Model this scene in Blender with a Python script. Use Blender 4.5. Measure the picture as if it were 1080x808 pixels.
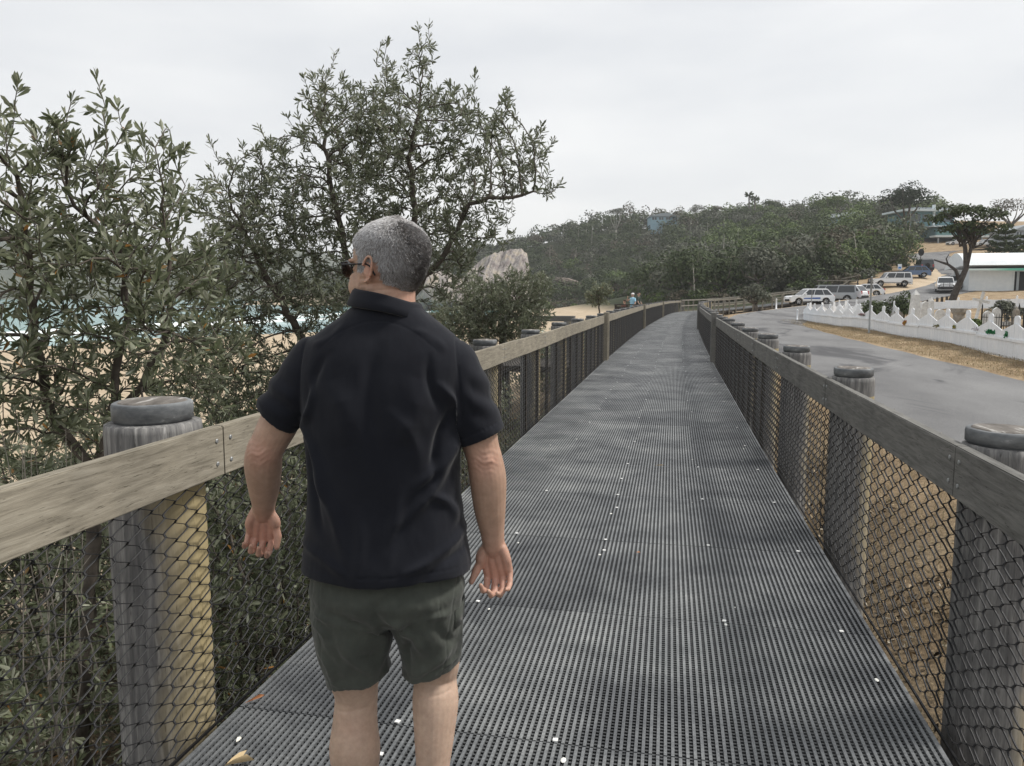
import bpy, bmesh, math, random
import numpy as np
from mathutils import Vector, Matrix, noise
R = math.radians
for o in list(bpy.data.objects): bpy.data.objects.remove(o)
SC = bpy.context.scene
COL = SC.collection
rng = np.random.default_rng(7); random.seed(7)

# ------------------------------------------------------------------ camera
CAM_H = 1.57; FPX = 810.0; PITCH = R(6.48); YAW = R(11.442)
cd = bpy.data.cameras.new('camera'); cam = bpy.data.objects.new('camera', cd); COL.objects.link(cam)
cam.location = (0, 0, CAM_H); cam.rotation_euler = (R(90) - PITCH, 0, YAW)
cd.sensor_width = 36; cd.lens = 36 * FPX / 1080; cd.clip_start = .05; cd.clip_end = 9000
SC.camera = cam
# ------------------------------------------------------------------ sky, sun, exposure
SUN_EL, SUN_AZ = R(52), R(72)          # azimuth clockwise from +Y (walk direction)
W = bpy.data.worlds.new('World'); SC.world = W; W.use_nodes = True
nt = W.node_tree; nt.nodes.clear()
def nd(t, k, **kw):
    n = t.nodes.new(k)
    for a, v in kw.items(): setattr(n, a, v)
    return n
out = nd(nt, 'ShaderNodeOutputWorld'); bg = nd(nt, 'ShaderNodeBackground')
sky = nd(nt, 'ShaderNodeTexSky', sky_type='NISHITA'); sky.sun_disc = False
sky.sun_elevation = SUN_EL; sky.sun_rotation = SUN_AZ; sky.dust_density = 3.0
tc = nd(nt, 'ShaderNodeTexCoord'); mp = nd(nt, 'ShaderNodeMapping'); mp.inputs['Scale'].default_value = (1.2, 1.2, 4.5)
nz = nd(nt, 'ShaderNodeTexNoise'); nz.inputs['Scale'].default_value = 1.6; nz.inputs['Detail'].default_value = 5; nz.inputs['Roughness'].default_value = .5
rp = nd(nt, 'ShaderNodeValToRGB')
rp.color_ramp.elements[0].position = .38; rp.color_ramp.elements[0].color = (5.6, 5.72, 5.88, 1)
rp.color_ramp.elements[1].position = .64; rp.color_ramp.elements[1].color = (6.75, 6.78, 6.76, 1)
mx = nd(nt, 'ShaderNodeMix', data_type='RGBA'); mx.inputs['Factor'].default_value = .93
nt.links.new(tc.outputs['Generated'], mp.inputs['Vector']); nt.links.new(mp.outputs['Vector'], nz.inputs['Vector'])
nt.links.new(nz.outputs['Fac'], rp.inputs['Fac']); nt.links.new(sky.outputs['Color'], mx.inputs['A'])
nt.links.new(rp.outputs['Color'], mx.inputs['B']); nt.links.new(mx.outputs['Result'], bg.inputs['Color'])
bg.inputs['Strength'].default_value = .105; nt.links.new(bg.outputs['Background'], out.inputs['Surface'])
sl = bpy.data.lights.new('sun', 'SUN'); sl.energy = 2.6; sl.angle = R(10); sl.color = (1, .96, .9)
so = bpy.data.objects.new('sun', sl); COL.objects.link(so)
sd = Vector((math.sin(SUN_AZ) * math.cos(SUN_EL), math.cos(SUN_AZ) * math.cos(SUN_EL), math.sin(SUN_EL)))
so.rotation_euler = sd.to_track_quat('Z', 'Y').to_euler()
SC.view_settings.view_transform = 'Standard'; SC.view_settings.look = 'None'
SC.view_settings.exposure = .5; SC.view_settings.gamma = 1; SC.view_settings.use_curve_mapping = False

# ------------------------------------------------------------------ pixel -> point helpers (1080 x 808 photograph)
CF = np.array([-math.sin(YAW) * math.cos(PITCH), math.cos(YAW) * math.cos(PITCH), -math.sin(PITCH)])
CR = np.array([math.cos(YAW), math.sin(YAW), 0]); CU = np.cross(CR, CF); CC = np.array([0, 0, CAM_H])
def ray(px, py): return CF + CR * (px - 540) / FPX - CU * (py - 404) / FPX
def at(px, py, d):
    v = ray(px, py); return CC + v * d / math.hypot(v[0], v[1])
def onz(px, py, z):
    v = ray(px, py); return CC + v * (z - CAM_H) / v[2]

# ------------------------------------------------------------------ mesh helpers
class MB:
    def __init__(s): s.v = []; s.f = []; s.n = 0
    def add(s, v, f):
        v = np.asarray(v, float).reshape(-1, 3); s.v.append(v)
        s.f += [tuple(int(i) + s.n for i in q) for q in f]; s.n += len(v); return s
    def box(s, x0, x1, y0, y1, z0, z1, M=None):
        v = np.array([(x, y, z) for z in (z0, z1) for x, y in ((x0, y0), (x1, y0), (x1, y1), (x0, y1))], float)
        if M is not None: v = np.array([M @ Vector(p) for p in v])
        return s.add(v, [(3, 2, 1, 0), (4, 5, 6, 7), (0, 1, 5, 4), (1, 2, 6, 5), (2, 3, 7, 6), (3, 0, 4, 7)])
    def bar(s, a, b, w, h, up=(0, 0, 1)):
        a = Vector(a); b = Vector(b); d = (b - a); L = d.length; d.normalize()
        sx = d.cross(Vector(up)).normalized(); uz = sx.cross(d)
        v = []
        for p in (a, b):
            for i, j in ((-1, -1), (1, -1), (1, 1), (-1, 1)): v.append(p + sx * i * w / 2 + uz * j * h / 2)
        return s.add(v, [(3, 2, 1, 0), (4, 5, 6, 7), (0, 1, 5, 4), (1, 2, 6, 5), (2, 3, 7, 6), (3, 0, 4, 7)])
    def tube(s, pts, rad, n=6, cap=True):
        pts = np.asarray(pts, float); m = len(pts); rad = np.broadcast_to(rad, m)
        t = np.gradient(pts, axis=0); t /= np.linalg.norm(t, axis=1)[:, None] + 1e-9
        ref = np.array([0, 0, 1.]) if abs(t[0][2]) < .9 else np.array([1., 0, 0])
        u = np.cross(t[0], ref); u /= np.linalg.norm(u); V = []
        for i in range(m):
            u = u - t[i] * (u @ t[i]); u /= np.linalg.norm(u) + 1e-9; w = np.cross(t[i], u)
            for k in range(n):
                a = 2 * math.pi * k / n; V.append(pts[i] + rad[i] * (u * math.cos(a) + w * math.sin(a)))
        F = [(i * n + k, i * n + (k + 1) % n, (i + 1) * n + (k + 1) % n, (i + 1) * n + k) for i in range(m - 1) for k in range(n)]
        if cap: F += [tuple(range(n))[::-1], tuple((m - 1) * n + k for k in range(n))]
        return s.add(V, F)
    def lathe(s, prof, n=24, c=(0, 0, 0), rx=1, ry=1, jit=0):
        V = []
        for r, z in prof:
            for k in range(n):
                a = 2 * math.pi * k / n; j = 1 + jit * math.sin(3 * a + 1) + jit * .6 * math.sin(7 * a)
                V.append((c[0] + r * j * rx * math.cos(a), c[1] + r * j * ry * math.sin(a), c[2] + z))
        m = len(prof)
        F = [(i * n + k, i * n + (k + 1) % n, (i + 1) * n + (k + 1) % n, (i + 1) * n + k) for i in range(m - 1) for k in range(n)]
        F += [tuple(range(n))[::-1], tuple((m - 1) * n + k for k in range(n))]
        return s.add(V, F)
    def prism(s, poly, y0, y1, axis='y', M=None):
        n = len(poly); V = []
        for y in (y0, y1):
            for a, b in poly: V.append((a, y, b) if axis == 'y' else ((y, a, b) if axis == 'x' else (a, b, y)))
        if M is not None: V = [M @ Vector(p) for p in V]
        F = [tuple(range(n)), tuple(range(2 * n - 1, n - 1, -1))] + [(i, i + n, (i + 1) % n + n, (i + 1) % n) for i in range(n)]
        return s.add(V, F)
    def ball(s, c, r, nu=12, nv=8):
        r = np.broadcast_to(r, 3)
        prof = [(math.sin(math.pi * i / nv), -math.cos(math.pi * i / nv)) for i in range(nv + 1)]
        prof[0] = (.02, -1); prof[-1] = (.02, 1); b = MB(); b.lathe(prof, nu)
        return s.add(np.concatenate(b.v) * r + np.array(c), b.f)
    def mesh(s, name, smooth=False):
        me = bpy.data.meshes.new(name)
        me.from_pydata(np.concatenate(s.v).tolist() if s.v else [], [], s.f); me.update()
        if smooth: me.shade_smooth()
        return me
    def build(s, name, mat, parent=None, smooth=False, loc=None, bevel=0, fixn=False):
        me = s.mesh(name, smooth)
        if fixn or bevel:
            b = bmesh.new(); b.from_mesh(me)
            if bevel: bmesh.ops.bevel(b, geom=b.edges[:], offset=bevel, segments=1, affect='EDGES', profile=.5)
            bmesh.ops.recalc_face_normals(b, faces=b.faces[:]); b.to_mesh(me); b.free()
            if smooth: me.shade_smooth()
        return link(name, me, mat, parent, loc)
def link(name, me, mat=None, parent=None, loc=None, rz=None):
    o = bpy.data.objects.new(name, me); COL.objects.link(o)
    if mat and not me.materials: me.materials.append(mat)
    if parent: o.parent = parent
    if loc is not None: o.location = loc
    if rz is not None: o.rotation_euler.z = rz
    return o
def fast_mesh(name, V, F, mat, parent=None, smooth=False, k=None):
    V = np.ascontiguousarray(V, np.float32); F = np.ascontiguousarray(F, np.int32); k = F.shape[1]
    me = bpy.data.meshes.new(name); me.vertices.add(len(V)); me.vertices.foreach_set('co', V.ravel())
    me.loops.add(F.size); me.loops.foreach_set('vertex_index', F.ravel())
    me.polygons.add(len(F)); me.polygons.foreach_set('loop_start', np.arange(0, F.size, k, dtype=np.int32))
    me.polygons.foreach_set('loop_total', np.full(len(F), k, np.int32)); me.update(calc_edges=True)
    if smooth: me.shade_smooth()
    return link(name, me, mat, parent)
def empty(name, loc=(0, 0, 0), rz=0):
    o = bpy.data.objects.new(name, None); COL.objects.link(o); o.location = loc; o.rotation_euler.z = rz; o.empty_display_size = .3
    return o
def tag(o, label=None, cat=None, group=None, kind=None):
    if label: o['label'] = label
    if cat: o['category'] = cat
    if group: o['group'] = group
    if kind: o['kind'] = kind
    return o
def dup(o, parent=None):
    c = o.copy(); COL.objects.link(c)
    if parent: c.parent = parent
    for ch in o.children: dup(ch, c)
    return c

# ------------------------------------------------------------------ material helpers
def new_mat(name):
    m = bpy.data.materials.new(name); m.use_nodes = True; t = m.node_tree; b = t.nodes['Principled BSDF']; return m, t, b
def noise_n(t, scale, detail=4, rough=.55, stretch=None, coord='Object', dist=0):
    c = nd(t, 'ShaderNodeTexCoord'); n = nd(t, 'ShaderNodeTexNoise')
    n.inputs['Scale'].default_value = scale; n.inputs['Detail'].default_value = detail; n.inputs['Roughness'].default_value = rough
    n.inputs['Distortion'].default_value = dist
    if stretch:
        mp = nd(t, 'ShaderNodeMapping'); mp.inputs['Scale'].default_value = stretch
        t.links.new(c.outputs[coord], mp.inputs['Vector']); t.links.new(mp.outputs['Vector'], n.inputs['Vector'])
    else: t.links.new(c.outputs[coord], n.inputs['Vector'])
    return n
def ramp(t, src, stops):
    r = nd(t, 'ShaderNodeValToRGB'); e = r.color_ramp.elements
    while len(e) < len(stops): e.new(.5)
    for i, (p, c) in enumerate(stops):
        e[i].position = p; e[i].color = tuple(c) + (1,) if len(c) == 3 else c
    t.links.new(src, r.inputs['Fac']); return r
def mixc(t, fac, a, b, mode='MIX'):
    m = nd(t, 'ShaderNodeMix', data_type='RGBA', blend_type=mode)
    for s, v in (('Factor', fac), ('A', a), ('B', b)):
        if hasattr(v, 'links'): t.links.new(v, m.inputs[s])
        elif s == 'Factor': m.inputs[s].default_value = v
        else: m.inputs[s].default_value = tuple(v) + (1,)
    return m.outputs['Result']
def bump(t, b, src, strength=.3, dist=.01):
    n = nd(t, 'ShaderNodeBump'); n.inputs['Strength'].default_value = strength; n.inputs['Distance'].default_value = dist
    t.links.new(src, n.inputs['Height']); t.links.new(n.outputs['Normal'], b.inputs['Normal'])
def nmat(name, stops, scale=5, rough=.8, bmp=.2, bd=.01, stretch=None, spec=.3, detail=5, scale2=None, s2amt=.5, metal=0, coord='Object'):
    m, t, b = new_mat(name); n = noise_n(t, scale, detail, .6, stretch, coord)
    r = ramp(t, n.outputs['Fac'], stops); src = r.outputs['Color']
    if scale2:
        n2 = noise_n(t, scale2, 3, .6, None, coord); r2 = ramp(t, n2.outputs['Fac'], [(.3, (.55,) * 3), (.7, (1.3,) * 3)])
        src = mixc(t, s2amt, src, r2.outputs['Color'], 'MULTIPLY')
    t.links.new(src, b.inputs['Base Color']); b.inputs['Roughness'].default_value = rough
    b.inputs['Specular IOR Level'].default_value = spec; b.inputs['Metallic'].default_value = metal
    if bmp: bump(t, b, n.outputs['Fac'], bmp, bd)
    return m
def plain(name, c, rough=.6, spec=.4, metal=0, var=.12, scale=20):
    c = np.array(c)
    return nmat(name, [(.3, tuple(c * (1 - var))), (.7, tuple(np.minimum(c * (1 + var), .95)))], scale, rough, .05, .002, spec=spec, metal=metal)
def leafmat(name, cols, trans=.25, rough=.5, spec=.4, rare=None):
    m, t, b = new_mat(name); g = nd(t, 'ShaderNodeNewGeometry'); n = len(cols)
    r = ramp(t, g.outputs['Random Per Island'], [((i + .0) / n, c) for i, c in enumerate(cols)]); r.color_ramp.interpolation = 'LINEAR'
    if rare:
        for p_, c_ in ((.990, cols[-1]), (.9935, rare), (.997, tuple(np.array(rare) * 1.4))):
            e_ = r.color_ramp.elements.new(p_); e_.color = tuple(c_) + (1,)
    t.links.new(r.outputs['Color'], b.inputs['Base Color']); b.inputs['Roughness'].default_value = rough
    b.inputs['Specular IOR Level'].default_value = spec
    if trans:
        tr = nd(t, 'ShaderNodeBsdfTranslucent'); t.links.new(r.outputs['Color'], tr.inputs['Color'])
        ms = nd(t, 'ShaderNodeMixShader'); ms.inputs[0].default_value = trans
        t.links.new(b.outputs[0], ms.inputs[1]); t.links.new(tr.outputs[0], ms.inputs[2])
        t.links.new(ms.outputs[0], t.nodes['Material Output'].inputs['Surface'])
    return m

# ------------------------------------------------------------------ paths
def poly_resample(P, step):
    P = np.asarray(P, float); L = np.r_[0, np.cumsum(np.linalg.norm(np.diff(P, axis=0), axis=1))]
    n = max(2, int(round(L[-1] / step)) + 1); s = np.linspace(0, L[-1], n)
    return np.stack([np.interp(s, L, P[:, k]) for k in range(P.shape[1])], 1)
def smooth_path(P, step=1., it=3):
    P = np.asarray(P, float)
    for _ in range(it):
        Q = [P[0]]
        for a, b in zip(P[:-1], P[1:]): Q += [.75 * a + .25 * b, .25 * a + .75 * b]
        Q.append(P[-1]); P = np.array(Q)
    return poly_resample(P, step)
ROAD = smooth_path([(6.1, -25, -.3), (6.1, 5, -.3), (6.0, 25, -.3), (6.1, 42, -.3), (6.9, 58, -.25), (9.6, 70, 0), (15.0, 79.5, .4), (21.5, 88, 1.0),
                    (28, 97, 1.7), (36, 109, 2.7), (42.5, 122, 4.0), (46.5, 137, 5.8), (48.5, 152, 7.6), (49, 168, 9.4), (54, 178, 10.7), (66, 182, 11.4), (90, 184, 12)], 1.0)
ROAD_W = np.interp(np.arange(len(ROAD)), [0, 76, 84, 92, 105, 300], [1.72, 1.75, 2.6, 4.6, 4.6, 4.2])   # right half width per metre
ROAD_WL = np.interp(np.arange(len(ROAD)), [0, 40, 75, 95, 300], [2.6, 2.4, 2.6, 3.6, 3.4])
DECK = smooth_path([(-.305, -1.6, 0), (-.305, 4, 0), (-.30, 8, 0), (-.25, 13, 0), (-.2, 20, 0), (-.02, 31, 0), (.22, 41, 0), (.85, 57, 0), (1.45, 70, 0), (2.4, 79, 0),
                    (5.0, 85.3, .05), (9, 89.0, .35), (14, 92.5, .9), (19, 97, 1.3), (23, 104, 1.9)], .1, 3)
DECK_L = np.r_[0, np.cumsum(np.linalg.norm(np.diff(DECK, axis=0), axis=1))]
def deck_at(s, off=0, z=0):
    p = np.array([np.interp(s, DECK_L, DECK[:, k]) for k in range(3)]); q = np.array([np.interp(s + .3, DECK_L, DECK[:, k]) for k in range(3)])
    q0 = np.array([np.interp(s - .3, DECK_L, DECK[:, k]) for k in range(3)])
    t = q - q0; t[2] = 0; t /= np.linalg.norm(t) + 1e-9; n = np.array([t[1], -t[0], 0])
    return p + n * off + np.array([0, 0, z]), t
# ------------------------------------------------------------------ terrain
SEA = -2.9
ctl = []
for y in (-25, -8, 0, 8, 16, 26, 38, 50, 62, 72): ctl += [(0, y, -1.3), (2.6, y, -.85), (-3, y, -1.5), (-6, y, -1.95), (-12, y, -2.25), (-25, y, -2.35), (-45, y, -2.6), (-58, y, -3.1), (-75, y, -5), (11, y, -.3), (17, y, .0 if y < 40 else .3)]
for p in ROAD[::6]: ctl.append((p[0], p[1], p[2] - .02))
for x, y, z in ((3, 84, -.8), (9, 96, .0), (20, 106, 1.4), (27, 116, 3.6), (37, 128, 5.2), (43, 150, 9), (44, 170, 13),
                (35, 30, 1.2), (60, 30, 2), (60, 60, 2.5), (22, 66, 1.0), (34, 85, 1.7), (36, 100, 1.95), (50, 90, 2.4), (60, 120, 4.2), (56, 140, 6.2), (62, 160, 9.5), (75, 200, 14), (64, 210, 14.5), (55, 205, 14.3), (90, 240, 20), (100, 170, 12), (110, 100, 5), (120, 300, 27), (70, 270, 24),
                (-10, 85, -1.8), (-20, 105, -2.0), (-10, 120, -1.6), (-22, 150, -2.0), (-30, 190, -2.2), (-24, 215, -2.1), (-45, 230, -2.4), (-60, 200, -3), (-75, 120, -4.5), (-70, 160, -4.5)): ctl.append((x, y, z))
# forested hill, set by what its skyline reaches
def C(px, py, d, dz=0): p = at(px, py, d); ctl.append((p[0], p[1], p[2] + dz))
for px, py, d, dz in ((730, 312, 115, -1), (780, 306, 118, 0), (830, 292, 135, -2), (880, 272, 160, -3), (930, 262, 175, -3), (700, 300, 170, -1), (760, 280, 180, -3), (820, 252, 210, -4), (880, 232, 230, -5),
                      (600, 318, 262, 0), (650, 316, 240, 0), (560, 318, 285, 0), (500, 316, 280, -1), (640, 290, 280, -2), (700, 262, 270, -4), (600, 285, 300, -3), (560, 290, 320, -3), (540, 275, 330, -4),
                      (760, 222, 320, -6), (700, 232, 340, -6), (650, 224, 350, -6), (600, 236, 360, -6), (560, 246, 370, -6), (520, 258, 380, -6), (480, 262, 400, -6), (430, 268, 420, -6), (380, 275, 430, -5), (340, 285, 430, -4), (300, 308, 430, -1),
                      (820, 218, 320, -6), (880, 212, 310, -6), (930, 228, 260, -4), (400, 312, 330, 0), (450, 310, 310, 0), (380, 316, 320, -3)): C(px, py, d, dz)
for x, y, z in ((-300, 100, -12), (-300, 300, -12), (-200, 50, -10), (-200, 450, -12), (-260, 600, -12), (300, 100, 15), (300, 400, 30), (100, 500, 25), (-100, 560, -4), (-150, 330, -9), (-120, 260, -7), (-130, -60, -8), (60, -60, 0), (200, -60, 4)): ctl.append((x, y, z))
CT = np.array(ctl); _d = np.linalg.norm(CT[:, None, :2] - CT[None, :, :2], axis=2)
_n = len(CT); _A = np.zeros((_n + 3, _n + 3)); _A[:_n, :_n] = _d + np.eye(_n) * -.8; _A[:_n, _n] = 1; _A[:_n, _n + 1:] = CT[:, :2]; _A[_n, :_n] = 1; _A[_n + 1:, :_n] = CT[:, :2].T
_w = np.linalg.solve(_A, np.r_[CT[:, 2], 0, 0, 0])
def base_h(X, Y):
    X = np.asarray(X, float); Y = np.asarray(Y, float); o = np.zeros(X.size); P = np.stack([X.ravel(), Y.ravel()], 1)
    for i in range(0, len(P), 4000):
        q = P[i:i + 4000]; d = np.linalg.norm(q[:, None] - CT[None, :, :2], axis=2); o[i:i + 4000] = d @ _w[:_n] + _w[_n] + q @ _w[_n + 1:]
    return o.reshape(X.shape)
def road_dist(X, Y):
    P = np.stack([np.ravel(X), np.ravel(Y)], 1); bd = np.full(len(P), 1e9); bz = np.zeros(len(P)); side = np.zeros(len(P)); idx = np.zeros(len(P), int)
    for i in range(0, len(P), 5000):
        q = P[i:i + 5000]; d = np.linalg.norm(q[:, None] - ROAD[None, :, :2], axis=2); k = d.argmin(1); bd[i:i + 5000] = d[np.arange(len(q)), k]
        bz[i:i + 5000] = ROAD[k, 2]; idx[i:i + 5000] = k
        k2 = np.minimum(k + 1, len(ROAD) - 1); k1 = np.maximum(k - 1, 0); t = ROAD[k2, :2] - ROAD[k1, :2]; dq = q - ROAD[k, :2]
        side[i:i + 5000] = np.sign(t[:, 1] * dq[:, 0] - t[:, 0] * dq[:, 1])
    return [a.reshape(np.shape(X)) for a in (bd, bz, side, idx)]
def ground(X, Y):
    X = np.asarray(X, float); Y = np.asarray(Y, float)
    h = base_h(X, Y); bd, bz, sd_, ix = road_dist(X, Y)
    wl = np.where(sd_ > 0, ROAD_W[ix], ROAD_WL[ix]); k = np.clip((bd - wl - .3) / 2.2, 0, 1); k = k * k * (3 - 2 * k)
    return (bz - .03) * (1 - k) + h * k
def gz(x, y): return float(ground(np.array([x]), np.array([y]))[0])
def axis(lo, hi, fine, coarse, f0, f1):
    a = [f0]
    while a[-1] < hi: a.append(a[-1] + (fine if a[-1] < f1 else min(coarse, fine + (a[-1] - f1) * .07)))
    b = [f0]
    while b[-1] > lo: b.append(b[-1] - min(coarse, fine + (f0 - b[-1]) * .07))
    return np.array(b[:0:-1] + a)
gx = axis(-420, 420, .45, 12, -14, 14); gy = axis(-60, 620, .5, 12, -4, 100)
GX, GY = np.meshgrid(gx, gy); GZ = ground(GX, GY)
fn = np.array([noise.fractal(Vector((x * .35, y * .35, 0)), 1, 2, 3) for x, y in zip(GX.ravel(), GY.ravel())]).reshape(GX.shape)
bd, bz, sdd, ix = road_dist(GX, GY); off = np.clip((bd - np.where(sdd > 0, ROAD_W[ix], ROAD_WL[ix]) - .3) / 1.5, 0, 1)
GZ = GZ + fn * .06 * off
nx, ny = len(gx), len(gy); I = np.arange(nx * ny).reshape(ny, nx)
F = np.stack([I[:-1, :-1], I[:-1, 1:], I[1:, 1:], I[1:, :-1]], -1).reshape(-1, 4)
# zones: r = sand, g = dry grass, b = dark leaf litter
sand = np.clip((-3.4 - GX) / 2.5 + fn * .6, 0, 1); sand = np.maximum(sand, 0) * np.clip((2.6 - GZ) / 2, 0, 1)
sand = np.where((GY > 70) & (GX < 12), np.clip(sand + .2, 0, 1) * (GZ < 1.5), sand)
roadside = np.where((GY > 78) & (GY < 175) & (sdd < 0), np.clip(1.4 - (bd - ROAD_WL[ix]) / 3.0, 0, 1), 0)
sand = np.clip(np.maximum(sand, roadside), 0, 1)
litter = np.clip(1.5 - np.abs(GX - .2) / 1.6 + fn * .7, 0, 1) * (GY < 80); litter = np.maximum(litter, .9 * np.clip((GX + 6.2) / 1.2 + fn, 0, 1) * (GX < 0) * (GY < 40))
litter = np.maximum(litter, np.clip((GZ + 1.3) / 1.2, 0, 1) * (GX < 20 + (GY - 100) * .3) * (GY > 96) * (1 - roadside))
def ground_mat():
    m, t, b = new_mat('ground'); a = nd(t, 'ShaderNodeVertexColor', layer_name='zone'); s = nd(t, 'ShaderNodeSeparateColor'); t.links.new(a.outputs['Color'], s.inputs[0])
    n1 = noise_n(t, .9, 6, .65); n2 = noise_n(t, 28, 4, .7); n3 = noise_n(t, .5, 8, .7)
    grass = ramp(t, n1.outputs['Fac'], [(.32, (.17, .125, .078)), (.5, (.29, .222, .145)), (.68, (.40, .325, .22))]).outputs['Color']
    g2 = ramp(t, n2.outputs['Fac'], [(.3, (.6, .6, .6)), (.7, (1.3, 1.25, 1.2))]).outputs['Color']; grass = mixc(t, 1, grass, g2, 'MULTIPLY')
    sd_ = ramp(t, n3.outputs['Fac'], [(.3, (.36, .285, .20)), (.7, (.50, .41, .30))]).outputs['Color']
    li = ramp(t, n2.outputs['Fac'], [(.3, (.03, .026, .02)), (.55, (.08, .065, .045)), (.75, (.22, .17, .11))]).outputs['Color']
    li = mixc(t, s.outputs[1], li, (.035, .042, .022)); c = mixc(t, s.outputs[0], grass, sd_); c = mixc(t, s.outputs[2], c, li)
    t.links.new(c, b.inputs['Base Color']); b.inputs['Roughness'].default_value = .95; b.inputs['Specular IOR Level'].default_value = .1
    bump(t, b, n2.outputs['Fac'], .6, .03); return m
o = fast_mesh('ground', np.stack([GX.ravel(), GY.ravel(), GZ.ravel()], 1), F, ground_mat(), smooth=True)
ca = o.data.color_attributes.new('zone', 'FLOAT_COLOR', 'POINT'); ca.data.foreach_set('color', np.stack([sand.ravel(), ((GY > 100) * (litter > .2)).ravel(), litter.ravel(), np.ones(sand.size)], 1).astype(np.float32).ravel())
tag(o, kind='structure')
# sea: one sheet to the horizon
m, t, b = new_mat('sea_water'); n = noise_n(t, .35, 6, .6, (1, .35, 1)); b.inputs['Base Color'].default_value = (.10, .24, .24, 1)
r = ramp(t, noise_n(t, .006, 3, .5).outputs['Fac'], [(.35, (.07, .20, .22)), (.65, (.15, .33, .31))]); t.links.new(r.outputs['Color'], b.inputs['Base Color'])
b.inputs['Roughness'].default_value = .18; bump(t, b, n.outputs['Fac'], .5, .3)
tag(MB().add([(-4500, -4000, SEA), (4500, -4000, SEA), (4500, 6000, SEA), (-4500, 6000, SEA)], [(0, 1, 2, 3)]).build('sea', m), kind='structure')
# breakers
mb = MB()
for k in range(4):
    x0 = -62 - k * 4.5 - random.random() * 3; pts = [(x0 + 2.5 * math.sin(y * .05 + k) + random.uniform(-.6, .6), y, SEA + .1) for y in range(-10 + k * 8, 210 - k * 6, 6)]
    mb.tube([(a, b_, c) for a, b_, c in pts], [.05 + .35 * abs(math.sin(i * .37 + k)) for i in range(len(pts))], 5)
tag(mb.build('surf_foam', plain('foam', (.8, .84, .84), .7, var=.05), smooth=True), kind='stuff')
# road sheet
V = []; Fq = []
for i, p in enumerate(ROAD):
    a = ROAD[max(i - 1, 0)]; c = ROAD[min(i + 1, len(ROAD) - 1)]; t_ = (c - a)[:2]; t_ /= np.linalg.norm(t_); nrm = np.array([t_[1], -t_[0]])
    wl = ROAD_WL[i] + .06 * math.sin(i * .9) + .05 * math.sin(i * 2.3); wr = ROAD_W[i] + .05 * math.sin(i * 1.1)
    for u in np.linspace(-wl, wr, 9): V.append((p[0] + nrm[0] * u, p[1] + nrm[1] * u, p[2] + .03 - .06 * (u / wr) ** 2 * .5))
    if i: Fq += [((i - 1) * 9 + k, (i - 1) * 9 + k + 1, i * 9 + k + 1, i * 9 + k) for k in range(8)]
m, t, b = new_mat('asphalt'); n1 = noise_n(t, .55, 5, .6, (1, .35, 1)); n2 = noise_n(t, 60, 3, .7); n3 = noise_n(t, .22, 4, .6, (1.5, .5, 1), dist=1.5)
c = ramp(t, n1.outputs['Fac'], [(.3, (.13, .13, .132)), (.7, (.205, .205, .205))]).outputs['Color']
c = mixc(t, .8, c, ramp(t, n2.outputs['Fac'], [(.3, (.65, .65, .65)), (.7, (1.35, 1.35, 1.35))]).outputs['Color'], 'MULTIPLY')
c = mixc(t, ramp(t, n3.outputs['Fac'], [(.53, (0, 0, 0)), (.62, (.75, .75, .75))]).outputs['Color'], c, (.06, .06, .065))
t.links.new(c, b.inputs['Base Color']); b.inputs['Roughness'].default_value = .95; b.inputs['Specular IOR Level'].default_value = .15; bump(t, b, n2.outputs['Fac'], .4, .01)
tag(MB().add(V, Fq).build('road', m, smooth=True), kind='structure')
# ------------------------------------------------------------------ boardwalk
PAN = 1.152; HW = 1.275
m, t, b = new_mat('grating'); n1 = noise_n(t, 1.3, 5, .6, (1.6, .7, 1), 'Object'); 
oi = nd(t, 'ShaderNodeObjectInfo'); ad = nd(t, 'ShaderNodeVectorMath', operation='ADD'); c0 = nd(t, 'ShaderNodeTexCoord')
g = nd(t, 'ShaderNodeNewGeometry')
n1 = nd(t, 'ShaderNodeTexNoise'); n1.inputs['Scale'].default_value = 2.2; n1.inputs['Detail'].default_value = 9; n1.inputs['Roughness'].default_value = .68; n1.inputs['Distortion'].default_value = .3
mp = nd(t, 'ShaderNodeMapping'); mp.inputs['Scale'].default_value = (.75, .9, 0); t.links.new(g.outputs['Position'], mp.inputs['Vector']); t.links.new(mp.outputs['Vector'], n1.inputs['Vector'])
c = ramp(t, n1.outputs['Fac'], [(.36, (.08, .085, .092)), (.5, (.145, .152, .158)), (.64, (.21, .217, .22)), (.76, (.34, .345, .345))]).outputs['Color']
so2 = nd(t, 'ShaderNodeTexCoord'); sx2 = nd(t, 'ShaderNodeSeparateXYZ'); t.links.new(so2.outputs['Object'], sx2.inputs[0])
fl2 = nd(t, 'ShaderNodeMath', operation='MULTIPLY_ADD'); fl2.inputs[1].default_value = 1 / .61; fl2.inputs[2].default_value = .07; t.links.new(sx2.outputs[0], fl2.inputs[0]); f3 = nd(t, 'ShaderNodeMath', operation='FLOOR'); t.links.new(fl2.outputs[0], f3.inputs[0])
cx2 = nd(t, 'ShaderNodeCombineXYZ'); t.links.new(f3.outputs[0], cx2.inputs[0]); t.links.new(oi.outputs['Random'], cx2.inputs[1]); wn = nd(t, 'ShaderNodeTexWhiteNoise'); t.links.new(cx2.outputs[0], wn.inputs['Vector'])
c = mixc(t, .75, c, ramp(t, wn.outputs['Value'], [(0, (.55, .56, .58)), (1, (1.25, 1.25, 1.22))]).outputs['Color'], 'MULTIPLY')
n2 = noise_n(t, 90, 2, .6); c = mixc(t, .7, c, ramp(t, n2.outputs['Fac'], [(.3, (.6, .6, .6)), (.75, (1.5, 1.5, 1.5))]).outputs['Color'], 'MULTIPLY')
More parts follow.
